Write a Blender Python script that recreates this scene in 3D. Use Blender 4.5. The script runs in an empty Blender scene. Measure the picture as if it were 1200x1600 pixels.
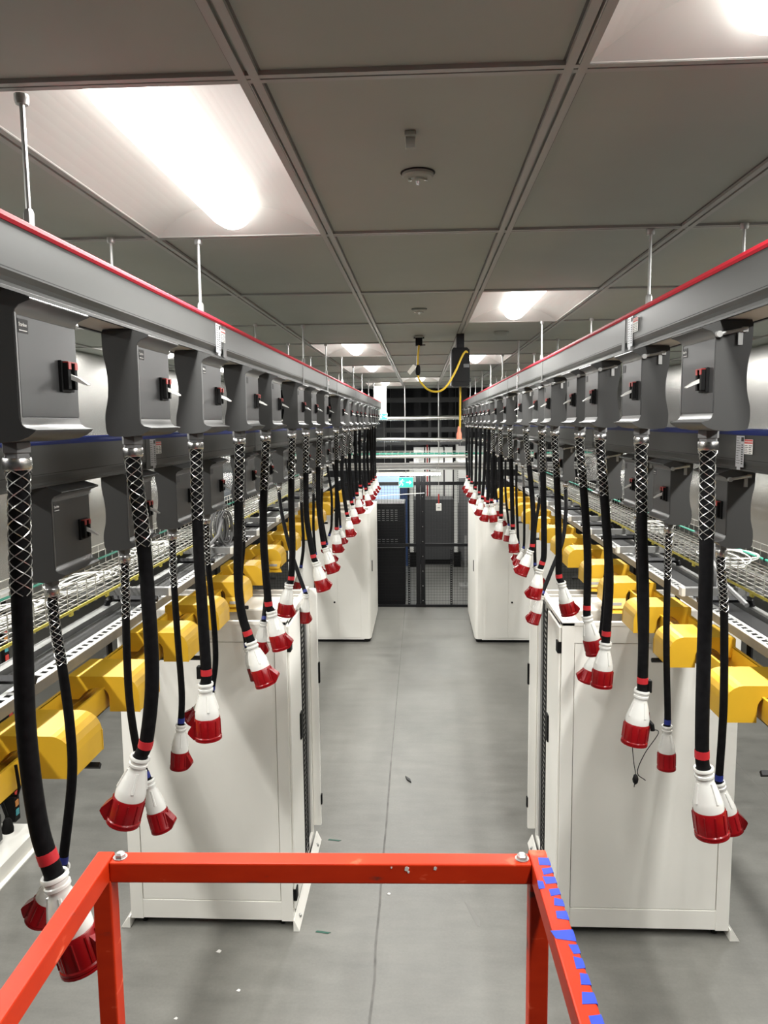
import bpy, math, random
from mathutils import Vector, Matrix
random.seed(7)
C = bpy.context.scene.collection
PI = math.pi

# ------------------------------------------------------------------ camera, world, exposure
cam = bpy.data.cameras.new('camera')
cam.sensor_fit = 'HORIZONTAL'; cam.sensor_width = 36.0; cam.lens = 36.088
cam.clip_start = 0.02; cam.clip_end = 100
camo = bpy.data.objects.new('camera', cam); C.objects.link(camo)
_p, _y, _r = 0.115141815, 0.0501212133, -0.0102531935
_d = Vector((-math.sin(_y)*math.cos(_p), math.cos(_y)*math.cos(_p), -math.sin(_p)))
_rt = Vector((math.cos(_y), math.sin(_y), 0)); _up = _rt.cross(_d)
_a = _rt*math.cos(_r) + _up*math.sin(_r); _b = -_rt*math.sin(_r) + _up*math.cos(_r)
camo.matrix_world = Matrix(((_a.x, _b.x, -_d.x, 0), (_a.y, _b.y, -_d.y, 0), (_a.z, _b.z, -_d.z, 3.2), (0, 0, 0, 1)))
bpy.context.scene.camera = camo
w = bpy.data.worlds.new('world'); bpy.context.scene.world = w; w.use_nodes = True
w.node_tree.nodes['Background'].inputs[0].default_value = (0.75, 0.8, 0.85, 1)
w.node_tree.nodes['Background'].inputs[1].default_value = 0.02
vs = bpy.context.scene.view_settings
vs.view_transform = 'Standard'; vs.look = 'None'; vs.gamma = 1; vs.use_curve_mapping = False
vs.exposure = 0.72
LAMP = 4.0           # emission of the ceiling light lenses
LAMP_W = 27.0        # power each ceiling light throws down
bpy.context.scene.cycles.max_bounces = 8
bpy.context.scene.cycles.diffuse_bounces = 5
bpy.context.scene.cycles.sample_clamp_indirect = 3

CEIL = 3.835

# ------------------------------------------------------------------ materials
def mat(name, col, rough=0.5, metal=0.0, noise=0.0, nscale=20.0, stretch=(1, 1, 1), bump=0.0, spec=0.5, emit=0.0, coat=0.0, rnoise=0.0):
    m = bpy.data.materials.new(name); m.use_nodes = True
    nt = m.node_tree; b = nt.nodes['Principled BSDF']
    b.inputs['Base Color'].default_value = (*col, 1); b.inputs['Roughness'].default_value = rough
    b.inputs['Metallic'].default_value = metal; b.inputs['Specular IOR Level'].default_value = spec
    b.inputs['Coat Weight'].default_value = coat
    if emit:
        b.inputs['Emission Color'].default_value = (*col, 1); b.inputs['Emission Strength'].default_value = emit
    if noise or bump or rnoise:
        tc = nt.nodes.new('ShaderNodeTexCoord'); mp = nt.nodes.new('ShaderNodeMapping')
        mp.inputs['Scale'].default_value = stretch
        nz = nt.nodes.new('ShaderNodeTexNoise'); nz.inputs['Scale'].default_value = nscale; nz.inputs['Detail'].default_value = 5
        nt.links.new(tc.outputs['Object'], mp.inputs[0]); nt.links.new(mp.outputs[0], nz.inputs['Vector'])
        if noise:
            cr = nt.nodes.new('ShaderNodeValToRGB')
            cr.color_ramp.elements[0].position = 0.3; cr.color_ramp.elements[1].position = 0.7
            cr.color_ramp.elements[0].color = (*[c*(1-noise) for c in col], 1)
            cr.color_ramp.elements[1].color = (*[min(1, c*(1+noise)) for c in col], 1)
            nt.links.new(nz.outputs['Fac'], cr.inputs[0]); nt.links.new(cr.outputs[0], b.inputs['Base Color'])
        if rnoise:
            mr = nt.nodes.new('ShaderNodeMapRange'); mr.inputs[3].default_value = max(0.02, rough-rnoise); mr.inputs[4].default_value = min(1, rough+rnoise)
            nt.links.new(nz.outputs['Fac'], mr.inputs[0]); nt.links.new(mr.outputs[0], b.inputs['Roughness'])
        if bump:
            bp = nt.nodes.new('ShaderNodeBump'); bp.inputs['Strength'].default_value = bump; bp.inputs['Distance'].default_value = 0.01
            nt.links.new(nz.outputs['Fac'], bp.inputs['Height']); nt.links.new(bp.outputs[0], b.inputs['Normal'])
    return m

def floor_mat():
    m = mat('floor_concrete', (0.40, 0.392, 0.365), 0.42)
    nt = m.node_tree; b = nt.nodes['Principled BSDF']; L = nt.links
    tc = nt.nodes.new('ShaderNodeTexCoord')
    def nz(s, st, det=6):
        mp = nt.nodes.new('ShaderNodeMapping'); mp.inputs['Scale'].default_value = st
        n = nt.nodes.new('ShaderNodeTexNoise'); n.inputs['Scale'].default_value = s; n.inputs['Detail'].default_value = det; n.inputs['Roughness'].default_value = 0.6
        L.new(tc.outputs['Object'], mp.inputs[0]); L.new(mp.outputs[0], n.inputs['Vector']); return n
    n1 = nz(0.9, (1, 0.6, 1)); n2 = nz(4.5, (0.5, 1.6, 1)); n3 = nz(60, (1, 1, 1), 2)
    mx = nt.nodes.new('ShaderNodeMath'); mx.operation = 'ADD'; L.new(n1.outputs['Fac'], mx.inputs[0])
    k = nt.nodes.new('ShaderNodeMath'); k.operation = 'MULTIPLY'; k.inputs[1].default_value = 0.7; L.new(n2.outputs['Fac'], k.inputs[0]); L.new(k.outputs[0], mx.inputs[1])
    k2 = nt.nodes.new('ShaderNodeMath'); k2.operation = 'MULTIPLY_ADD'; k2.inputs[1].default_value = 0.25; L.new(n3.outputs['Fac'], k2.inputs[0]); L.new(mx.outputs[0], k2.inputs[2])
    cr = nt.nodes.new('ShaderNodeValToRGB')
    cr.color_ramp.elements[0].position = 0.65; cr.color_ramp.elements[0].color = (0.112, 0.1105, 0.1, 1)
    cr.color_ramp.elements[1].position = 1.3; cr.color_ramp.elements[1].color = (0.212, 0.2085, 0.189, 1)
    dv = nt.nodes.new('ShaderNodeMath'); dv.operation = 'MULTIPLY'; dv.inputs[1].default_value = 0.75; L.new(k2.outputs[0], dv.inputs[0])
    cr.color_ramp.elements[0].position = 0.5; cr.color_ramp.elements[1].position = 0.98
    L.new(dv.outputs[0], cr.inputs[0]); L.new(cr.outputs[0], b.inputs['Base Color'])
    mr = nt.nodes.new('ShaderNodeMapRange'); mr.inputs[3].default_value = 0.3; mr.inputs[4].default_value = 0.52
    L.new(n2.outputs['Fac'], mr.inputs[0]); L.new(mr.outputs[0], b.inputs['Roughness'])
    return m

def rail_mat():
    m = mat('orange_rail_paint', (0.68, 0.05, 0.014), 0.45, spec=0.2)
    nt = m.node_tree; b = nt.nodes['Principled BSDF']; L = nt.links
    tc = nt.nodes.new('ShaderNodeTexCoord'); n = nt.nodes.new('ShaderNodeTexNoise'); n.inputs['Scale'].default_value = 28; n.inputs['Detail'].default_value = 6
    mp = nt.nodes.new('ShaderNodeMapping'); mp.inputs['Scale'].default_value = (0.45, 0.45, 1.3)
    L.new(tc.outputs['Object'], mp.inputs[0]); L.new(mp.outputs[0], n.inputs['Vector'])
    cr = nt.nodes.new('ShaderNodeValToRGB'); e = cr.color_ramp.elements
    e[0].position = 0.27; e[0].color = (0.12, 0.03, 0.02, 1); e[1].position = 0.34; e[1].color = (0.42, 0.022, 0.003, 1)
    x = e.new(0.66); x.color = (0.47, 0.028, 0.004, 1); x = e.new(0.74); x.color = (0.72, 0.14, 0.07, 1)
    L.new(n.outputs['Fac'], cr.inputs[0]); L.new(cr.outputs[0], b.inputs['Base Color'])
    return m

def brushed_mat():
    m = mat('brushed_metal', (0.43, 0.42, 0.40), 0.26, 0.93)
    nt = m.node_tree; b = nt.nodes['Principled BSDF']; L = nt.links
    tc = nt.nodes.new('ShaderNodeTexCoord')
    mp = nt.nodes.new('ShaderNodeMapping'); mp.inputs['Scale'].default_value = (1, 22, 0.4)
    n = nt.nodes.new('ShaderNodeTexNoise'); n.inputs['Scale'].default_value = 3; n.inputs['Detail'].default_value = 4
    L.new(tc.outputs['Object'], mp.inputs[0]); L.new(mp.outputs[0], n.inputs['Vector'])
    mr = nt.nodes.new('ShaderNodeMapRange'); mr.inputs[3].default_value = 0.25; mr.inputs[4].default_value = 0.28
    L.new(n.outputs['Fac'], mr.inputs[0]); L.new(mr.outputs[0], b.inputs['Roughness'])
    n2 = nt.nodes.new('ShaderNodeTexNoise'); n2.inputs['Scale'].default_value = 1.1; n2.inputs['Detail'].default_value = 2
    L.new(tc.outputs['Object'], n2.inputs['Vector'])
    bp = nt.nodes.new('ShaderNodeBump'); bp.inputs['Strength'].default_value = 0.12; bp.inputs['Distance'].default_value = 0.04
    L.new(n2.outputs['Fac'], bp.inputs['Height']); L.new(bp.outputs[0], b.inputs['Normal'])
    return m

M = {
 'floor': floor_mat(), 'rail': rail_mat(), 'brushed': brushed_mat(),
 'joint': mat('joint_sealant', (0.13, 0.127, 0.118), 0.7, noise=0.25, nscale=9),
 'tile': mat('ceiling_tile', (0.325, 0.355, 0.318), 0.75, noise=0.035, nscale=3),
 'grid': mat('ceiling_grid', (0.33, 0.34, 0.32), 0.45),
 'slot': mat('dark_slot', (0.012, 0.012, 0.012), 0.8),
 'fixture': mat('fixture_white', (0.58, 0.575, 0.555), 0.45),
 'lens': mat('lamp_lens', (1.0, 0.985, 0.94), 0.4, emit=LAMP),
 'busface': mat('bus_grey', (0.054, 0.055, 0.0525), 0.42, 0.3, noise=0.03, nscale=8),
 'busunder': mat('bus_underside', (0.6, 0.56, 0.48), 0.6),
 'box': mat('box_grey', (0.041, 0.041, 0.040), 0.42, 0.2, bump=0.02, nscale=300),
 'panel': mat('box_panel_grey', (0.052, 0.0525, 0.053), 0.4, 0.4, noise=0.03, nscale=40, stretch=(1, 1, 0.2)),
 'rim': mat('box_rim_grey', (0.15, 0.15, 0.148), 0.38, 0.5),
 'red': mat('red_stripe', (0.4, 0.014, 0.026), 0.65, spec=0.1), 'blue': mat('blue_stripe', (0.006, 0.016, 0.12), 0.5, spec=0.2),
 'black': mat('black_plastic', (0.007, 0.007, 0.007), 0.55, spec=0.1), 'blackmetal': mat('black_powder_coat', (0.007, 0.007, 0.008), 0.5, spec=0.2),
 'rubber': mat('cable_rubber', (0.0055, 0.0055, 0.006), 0.55, noise=0.3, nscale=60, bump=0.05, spec=0.06),
 'galv2': mat('dull_galvanized', (0.21, 0.21, 0.205), 0.45, 0.6, noise=0.1, nscale=14),
 'steel': mat('bright_steel', (0.72, 0.71, 0.69), 0.25, 1.0), 'galv': mat('galvanized_steel', (0.46, 0.46, 0.45), 0.42, 0.85, noise=0.12, nscale=14),
 'wire': mat('zinc_wire', (0.66, 0.65, 0.60), 0.33, 0.9), 'gripwire': mat('grip_wire', (0.62, 0.62, 0.60), 0.35, 0.9),
 'white': mat('cabinet_white', (0.85, 0.835, 0.78), 0.42, noise=0.012, nscale=5),
 'beige': mat('cabinet_inner', (0.52, 0.49, 0.44), 0.55),
 'plugwhite': mat('plug_white', (0.58, 0.58, 0.55), 0.22, coat=0.3), 'plugred': mat('plug_red', (0.185, 0.003, 0.005), 0.25, coat=0.12, spec=0.3),
 'yellow': mat('yellow_plastic', (0.64, 0.38, 0.022), 0.42, noise=0.04, nscale=10),
 'tapered': mat('red_tape', (0.38, 0.012, 0.018), 0.5), 'tapeblue': mat('blue_tape', (0.006, 0.016, 0.15), 0.5),
 'bluetape': mat('bright_blue_tape', (0.005, 0.035, 0.4), 0.5, noise=0.08, nscale=60),
 'cream': mat('cream_plastic', (0.62, 0.60, 0.54), 0.5), 'greenstrip': mat('green_strip', (0.02, 0.25, 0.17), 0.5),
 'yellowstrip': mat('yellow_strip', (0.5, 0.42, 0.06), 0.5), 'darkgrey': mat('dark_grey_metal', (0.05, 0.051, 0.052), 0.5, 0.2),
 'midgrey': mat('mid_grey_metal', (0.16, 0.16, 0.16), 0.5, 0.3), 'silverlabel': mat('silver_label', (0.5, 0.51, 0.53), 0.4, 0.3),
 'paper': mat('white_paper', (0.78, 0.77, 0.74), 0.7), 'ink': mat('dark_ink', (0.03, 0.03, 0.03), 0.6), 'labelred': mat('label_red', (0.55, 0.04, 0.03), 0.5),
 'exit': mat('exit_green', (0.03, 0.42, 0.30), 0.5, emit=0.8), 'exitwhite': mat('exit_white', (0.7, 0.95, 0.86), 0.5, emit=0.6),
 'batten': mat('batten_lamp', (1.0, 0.99, 0.95), 0.5, emit=36.0), 'window': mat('blue_glow_window', (0.45, 0.62, 0.8), 0.4, emit=0.45),
 'navy': mat('navy_panel', (0.015, 0.04, 0.12), 0.5), 'backdark': mat('dark_wall', (0.02, 0.02, 0.021), 0.8), 'wallpaint': mat('wall_paint', (0.55, 0.54, 0.5), 0.7),
 'cordyellow': mat('yellow_cord', (0.62, 0.42, 0.03), 0.5), 'orange': mat('orange_connector', (0.85, 0.25, 0.15), 0.45),
 'greycable': mat('grey_cable', (0.12, 0.12, 0.12), 0.5), 'whitecable': mat('white_cable', (0.7, 0.7, 0.66), 0.45),
 'greentape': mat('dark_green_tape', (0.005, 0.07, 0.045), 0.5), 'red2': mat('red_plastic', (0.28, 0.016, 0.012), 0.4),
 'scuff': mat('scuff_mark', (0.2, 0.197, 0.185), 0.7), 'teal': mat('teal_socket', (0.05, 0.3, 0.35), 0.5), 'brass': mat('orange_socket', (0.55, 0.22, 0.05), 0.5),
}

# ------------------------------------------------------------------ mesh helpers
class MB:
    def __init__(s): s.v = []; s.f = []; s.m = []; s.sm = []
    def add(s, vs, fs, mi=0, sm=False):
        o = len(s.v); s.v += [tuple(x) for x in vs]
        for f in fs: s.f.append([i+o for i in f]); s.m.append(mi); s.sm.append(sm)
        return s
    def box(s, x0, x1, y0, y1, z0, z1, mi=0):
        x0, x1 = min(x0, x1), max(x0, x1); y0, y1 = min(y0, y1), max(y0, y1); z0, z1 = min(z0, z1), max(z0, z1)
        return s.add([(x0,y0,z0),(x1,y0,z0),(x1,y1,z0),(x0,y1,z0),(x0,y0,z1),(x1,y0,z1),(x1,y1,z1),(x0,y1,z1)],
              [(0,3,2,1),(4,5,6,7),(0,1,5,4),(1,2,6,5),(2,3,7,6),(3,0,4,7)], mi)
    def prism(s, poly, axis, a, b, mi=0, sm=False):
        # poly in the two other axes (cyclic order x,y,z without the axis), extruded from a to b
        n = len(poly)
        def P(p, t):
            return {'x': (t, p[0], p[1]), 'y': (p[0], t, p[1]), 'z': (p[0], p[1], t)}[axis]
        vs = [P(p, a) for p in poly] + [P(p, b) for p in poly]
        s.add(vs, [tuple(range(n)), tuple(range(2*n-1, n-1, -1))], mi)
        s.add(vs, [((i+1) % n, i, i+n, (i+1) % n + n) for i in range(n)], mi, sm)
        return s
    def tube(s, pts, r, n=8, mi=0, closed=False, sm=True):
        pts = [Vector(p) for p in pts]; N = len(pts)
        T = []
        for i in range(N):
            if closed: t = pts[(i+1) % N] - pts[i-1]
            else: t = pts[min(i+1, N-1)] - pts[max(i-1, 0)]
            T.append(t.normalized())
        u = Vector((0, 0, 1)).cross(T[0])
        if u.length < 1e-3: u = Vector((1, 0, 0)).cross(T[0])
        u.normalize(); vs = []
        for i in range(N):
            u = (u - T[i]*u.dot(T[i])); u.normalize(); w_ = T[i].cross(u)
            rr = r[i] if isinstance(r, (list, tuple)) else r
            for k in range(n):
                a = 2*PI*k/n; vs.append(pts[i] + (u*math.cos(a) + w_*math.sin(a))*rr)
        fs = []
        for i in range(N if closed else N-1):
            j = (i+1) % N
            for k in range(n): fs.append((i*n+k, i*n+(k+1) % n, j*n+(k+1) % n, j*n+k))
        s.add(vs, fs, mi, sm)
        if not closed:
            s.add(vs[:n], [tuple(range(n-1, -1, -1))], mi); s.add(vs[-n:], [tuple(range(n))], mi)
        return s
    def lathe(s, prof, n=20, mi=0, at=(0, 0, 0), axis='z', sm=True, caps=True):
        vs = []
        for r, h in prof:
            for k in range(n):
                a = 2*PI*k/n; x, y = r*math.cos(a), r*math.sin(a)
                p = (x, y, h) if axis == 'z' else ((x, h, y) if axis == 'y' else (h, x, y))
                vs.append((p[0]+at[0], p[1]+at[1], p[2]+at[2]))
        fs = []
        for i in range(len(prof)-1):
            for k in range(n): fs.append((i*n+k, i*n+(k+1) % n, (i+1)*n+(k+1) % n, (i+1)*n+k))
        s.add(vs, fs, mi, sm)
        if caps:
            s.add(vs[:n], [tuple(range(n-1, -1, -1))], mi); s.add(vs[-n:], [tuple(range(n))], mi)
        return s
    def mesh(s, name, mats):
        me = bpy.data.meshes.new(name); me.from_pydata(s.v, [], s.f); me.update()
        for m in (mats if isinstance(mats, (list, tuple)) else [mats]): me.materials.append(M[m])
        me.polygons.foreach_set('material_index', s.m); me.polygons.foreach_set('use_smooth', s.sm)
        import bmesh
        bm = bmesh.new(); bm.from_mesh(me); bmesh.ops.recalc_face_normals(bm, faces=bm.faces)
        for e in bm.edges:
            if len(e.link_faces) == 2 and e.calc_face_angle(0) > 0.62: e.smooth = False
        bm.to_mesh(me); bm.free()
        return me
    def build(s, name, mats, parent=None, bevel=0, loc=None):
        o = bpy.data.objects.new(name, s.mesh(name, mats)); C.objects.link(o)
        if parent: o.parent = parent
        if loc: o.location = loc
        if bevel:
            b = o.modifiers.new('bevel', 'BEVEL'); b.width = bevel; b.segments = 2; b.limit_method = 'ANGLE'; b.angle_limit = 0.7
        return o

def tag(o, label, cat, group=None):
    o['label'] = label; o['category'] = cat
    if group: o['group'] = group
    return o
def thing(name, label, cat, loc=(0, 0, 0), rz=0, group=None):
    o = bpy.data.objects.new(name, None); C.objects.link(o); o.location = loc; o.rotation_euler = (0, 0, rz)
    o.empty_display_size = 0.1
    return tag(o, label, cat, group)
def struct(o):
    o['kind'] = 'structure'; return o
def dup(o, parent=None):
    c = o.copy(); C.objects.link(c)
    if parent: c.parent = parent
    for ch in list(o.children): dup(ch, c)
    return c
def text_mesh(body, size):
    cu = bpy.data.curves.new('lettering', 'FONT'); cu.body = body; cu.size = size; cu.extrude = 0.0003; cu.align_x = 'LEFT'
    t = bpy.data.objects.new('lettering', cu); C.objects.link(t)
    dg = bpy.context.evaluated_depsgraph_get(); dg.update()
    me = bpy.data.meshes.new_from_object(t.evaluated_get(dg)); bpy.data.objects.remove(t); return me
def lettering(body, size, matname, parent, matrix):
    me = text_mesh(body, size); me.materials.clear(); me.materials.append(M[matname])
    o = bpy.data.objects.new('lettering', me); C.objects.link(o); o.parent = parent; o.matrix_local = matrix; return o
def frame(origin, right, up):
    r = Vector(right); u = Vector(up); n = r.cross(u)
    return Matrix(((r.x, u.x, n.x, origin[0]), (r.y, u.y, n.y, origin[1]), (r.z, u.z, n.z, origin[2]), (0, 0, 0, 1)))
def smooth_path(pts, per=6):
    P = [Vector(p) for p in pts]; P = [P[0]*2-P[1]] + P + [P[-1]*2-P[-2]]; out = []
    for i in range(1, len(P)-2):
        for k in range(per):
            t = k/per; a, b, c, d = P[i-1], P[i], P[i+1], P[i+2]
            out.append(0.5*((2*b) + (c-a)*t + (2*a-5*b+4*c-d)*t*t + (3*b-a-3*c+d)*t**3))
    out.append(P[-2]); return out
ORD = ['first', 'second', 'third', 'fourth', 'fifth', 'sixth', 'seventh', 'eighth', 'ninth', 'tenth', 'eleventh', 'twelfth', 'thirteenth',
       'fourteenth', 'fifteenth', 'sixteenth', 'seventeenth', 'eighteenth', 'nineteenth', 'twentieth']
SIDE = {-1: 'left', 1: 'right'}

# ------------------------------------------------------------------ room shell
X0, Y0, TW, TD = -0.318, 1.498, 0.6, 1.2
K0, K1, J0, J1 = -10, 11, -4, 11
CX0, CX1, CY0, CY1 = X0+TW*K0, X0+TW*K1, Y0+TD*J0, Y0+TD*J1
LIGHTS = [(-1, 0), (1, -1), (1, 2), (-1, 4), (1, 5), (-1, 6), (0, 8), (-1, 9),
          *[(k, j) for k in (-4, 3) for j in (-1, 0, 1, 2, 4, 6, 8)], (-8, 1), (-8, 5), (7, 1), (7, 5)]  # fill fixtures added to brighten the cabinet faces and the outer floor

b = MB(); b.box(CX0, CX1, CY0, 19.2, -0.1, 0.0)
struct(b.build('floor', 'floor'))
b = MB()
b.box(-0.312, -0.304, 7.0, 19.0, 0.0, 0.0008); 
jx = [(-0.293, 2.2), (-0.296, 3.8), (-0.288, 4.1), (-0.3, 4.4), (-0.296, 4.8), (-0.304, 5.2), (-0.3, 5.8), (-0.308, 7.0)]
for (xa, ya), (xb, yb) in zip(jx, jx[1:]):
    b.add([(xa-.008, ya, .0008), (xa+.008, ya, .0008), (xb+.007, yb, .0008), (xb-.007, yb, .0008)], [(0, 1, 2, 3)])
b.box(CX0, CX1, 12.35, 12.357, 0, 0.0006); b.box(2.93, 2.937, 1, 19, 0, 0.0006)
struct(b.build('trim_1', 'joint'))

b = MB(); zt = CEIL + 0.009
for k in range(K0, K1):
    for j in range(J0, J1):
        if (k, j) in LIGHTS: continue
        x, y = X0+TW*k, Y0+TD*j
        b.add([(x, y, zt), (x+TW, y, zt), (x+TW, y+TD, zt), (x, y+TD, zt)], [(0, 3, 2, 1)])
struct(b.build('ceiling', 'tile'))
b = MB()
for k in range(K0, K1+1):
    x = X0+TW*k
    b.box(x-.021, x-.004, CY0, CY1, CEIL, CEIL+.011); b.box(x+.004, x+.021, CY0, CY1, CEIL, CEIL+.011)
    b.box(x-.004, x+.004, CY0, CY1, CEIL+.016, CEIL+.02, 1)
    b.box(x-.026, x-.021, CY0, CY1, CEIL+.0082, CEIL+.0086, 2); b.box(x+.021, x+.026, CY0, CY1, CEIL+.0082, CEIL+.0086, 2)
for j in range(J0, J1+1):
    y = Y0+TD*j
    b.box(CX0, CX1, y-.017, y-.0025, CEIL+.0005, CEIL+.0105); b.box(CX0, CX1, y+.0025, y+.017, CEIL+.0005, CEIL+.0105)
    b.box(CX0, CX1, y-.0025, y+.0025, CEIL+.012, CEIL+.014, 1)
    b.box(CX0, CX1, y+.017, y+.021, CEIL+.0082, CEIL+.0086, 2)
struct(b.build('trim_2', ['grid', 'slot', 'joint']))
b = MB(); b.box(CX0-.1, CX0, CY0, 19.2, 0, 5.6); struct(b.build('wall_left', 'wallpaint'))
b = MB(); b.box(CX1, CX1+.1, CY0, 19.2, 0, 5.6); struct(b.build('wall_right', 'wallpaint'))
b = MB(); b.box(CX0, CX1, CY0-.1, CY0, 0, 5.6); struct(b.build('wall_back', 'darkgrey'))
b = MB(); b.box(CX0, CX1, 19.2, 19.3, 0, 5.6); struct(b.build('wall_front', 'backdark'))
b = MB(); b.box(CX0, CX1, CY0, 19.2, 5.6, 5.7); b.box(CX0, CX1, CY1-.02, CY1, CEIL, 5.6)
struct(b.build('trim_3', 'backdark'))

# ------------------------------------------------------------------ ceiling lights
def fixture_pan():
    b = MB(); NX, NY = 24, 16
    hw, hl = TW/2-.022, TD/2-.018
    vs = []; NY = 3
    for i in range(NX+1):
        u = -1 + 2*i/NX
        prof = 0.078*(1-abs(u)**2.2) + .0005
        for y, z in ((-hl, .004), (-hl+prof/.8, .004+prof), (hl-prof/.8, .004+prof), (hl, .004)): vs.append((u*hw, y, z))
    fs = [(i*(NY+1)+j, (i+1)*(NY+1)+j, (i+1)*(NY+1)+j+1, i*(NY+1)+j+1) for i in range(NX) for j in range(NY)]
    b.add(vs, fs, 0, False)
    b.box(-hw-.02, hw+.02, -hl-.016, hl+.016, .095, .1)
    for sx in (-1, 1): b.box(sx*hw, sx*(hw+.02), -hl-.016, hl+.016, .002, .1)
    for sy in (-1, 1): b.box(-hw-.02, hw+.02, sy*hl, sy*(hl+.016), .002, .1)
    return b
def fixture_lens():
    b = MB(); n = 14; L = TD/2-.05; rows = []
    for j in range(15):
        t = -1+2*j/14; y = math.copysign(1-(1-abs(t))**2, t)*L
        e = (L-abs(y))/0.07; r = 0.07*math.sqrt(max(0.0, 1-(1-min(1, e))**2)) + 0.001
        rows.append([(r*math.cos(PI+PI*k/n), y, 0.066+r*0.95*math.sin(PI+PI*k/n)) for k in range(n+1)])
    vs = [p for r in rows for p in r]
    fs = [(j*(n+1)+k, j*(n+1)+k+1, (j+1)*(n+1)+k+1, (j+1)*(n+1)+k) for j in range(14) for k in range(n)]
    b.add(vs, fs, 0, True); return b
LL_ = {(-1, 0): 'large ceiling light above the left busway, nearest left one in view',
       (1, -1): 'ceiling light cut by the top right corner of the photo',
       (1, 2): 'ceiling light above the right busway, directly right of the centre tiles',
       (-1, 4): 'second nearest ceiling light on the left of the centre tiles',
       (1, 5): 'ceiling light right behind the black cord reel',
       (-1, 6): 'third ceiling light from the front on the left of the centre tiles',
       (0, 8): 'ceiling light in the middle column behind the hanging yellow cord',
       (-1, 9): 'farthest ceiling light at the left, above the white hanging box'}
pan0 = lens0 = None
for n_, (k, j) in enumerate(LIGHTS):
    cx, cy = X0+TW*(k+.5), Y0+TD*(j+.5)
    if (k, j) in LL_: lab = LL_[(k, j)]
    elif k < -6: lab = 'added recessed fill light outside the left metal wall, %s along' % ORD[[q for q in LIGHTS if q[0] == k].index((k, j))]
    elif k > 6: lab = 'added recessed fill light outside the right metal wall, %s along' % ORD[[q for q in LIGHTS if q[0] == k].index((k, j))]
    elif False: pass
    else: lab = 'added recessed fill light over the %s rear aisle, %s from the front' % ('left' if k < 0 else 'right', ORD[[q for q in LIGHTS if q[0] == k].index((k, j))])
    t = thing('ceiling_light', lab, 'ceiling light', (cx, cy, CEIL), 0, 'recessed ceiling lights')
    if pan0 is None:
        pan0 = fixture_pan().build('reflector_pan', 'fixture', t); lens0 = fixture_lens().build('lamp_lens', 'lens', t)
        lens0['label'] = 'glowing rounded lamp lens'
    else:
        for o in (pan0, lens0):
            c = o.copy(); C.objects.link(c); c.parent = t
    if n_ == 0:
        ld = bpy.data.lights.new('lamp', 'AREA'); ld.shape = 'RECTANGLE'; ld.size = .10; ld.size_y = 1.04; ld.energy = LAMP_W; ld.color = (1.0, .99, .955)
    lo = bpy.data.objects.new('lamp', ld); C.objects.link(lo); lo.parent = t; lo.location = (0, 0, -.004)

# ------------------------------------------------------------------ metal walls of the rear aisles
for s in (-1, 1):
    b = MB(); b.box(s*2.95, s*2.97, -1.0, 14.2, 2.06, CEIL-.002)
    o = b.build('aisle_wall', 'brushed'); tag(o, 'brushed metal aisle wall hanging behind the %s busways' % SIDE[s], 'metal wall')

# ------------------------------------------------------------------ busways
def make_bus(s, xc, dz, stripe, y0, y1, label):
    t = thing('busway', label, 'busway', (s*xc, 0, dz))
    f = -s   # front faces the aisle
    b = MB()
    def P(x, z): return (f*x, z)
    face = [P(.062, 3.545), P(.062, 3.464), P(.057, 3.454), P(.0545, 3.446), P(.0545, 3.440), P(.0562, 3.4385), P(.0562, 3.433), P(.048, 3.433),
            P(.046, 3.439), P(-.046, 3.439), P(-.048, 3.433), P(-.0562, 3.433), P(-.0562, 3.4385), P(-.0545, 3.440), P(-.0545, 3.446), P(-.057, 3.454), P(-.062, 3.464), P(-.062, 3.545)]
    b.prism(face, 'y', y0, y1)
    b.build('bus_housing', 'busface', t)
    b = MB(); b.box(f*.0615, f*.0622, y0, y1, 3.4675, 3.469); b.build('seam_line', 'slot', t)
    b = MB(); b.box(f*-.045, f*.045, y0, y1, 3.4355, 3.4388); b.build('underside', 'busunder', t)
    b = MB()
    for q in (1, -1):
        b.prism([(f*.064*q, 3.5445), (f*.066*q, 3.551), (f*.0645*q, 3.558), (f*.061*q, 3.561), (f*.057*q, 3.561), (f*.057*q, 3.5445)], 'y', y0, y1)
    o = b.build('colour_stripe', stripe, t); o['label'] = '%s stripe along the top edge' % stripe
    for y in [2.75+1.83*i for i in range(-1, 6)]:
        if y0 < y < y1:
            b = MB(); b.box(f*.0615, f*.0632, y-.02, y+.02, 3.436, 3.545); b.build('joint_plate', 'busface', t)
    return t
BUS_U = {s: make_bus(s, .76, 0.0, 'red', .35, 13.35, 'grey overhead busway with a red stripe, upper one on the %s' % SIDE[s]) for s in (-1, 1)}
BUS_L = {s: make_bus(s, 1.055, -.393, 'blue', .35, 13.35, 'grey busway with a blue stripe, lower one on the %s' % SIDE[s]) for s in (-1, 1)}

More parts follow.
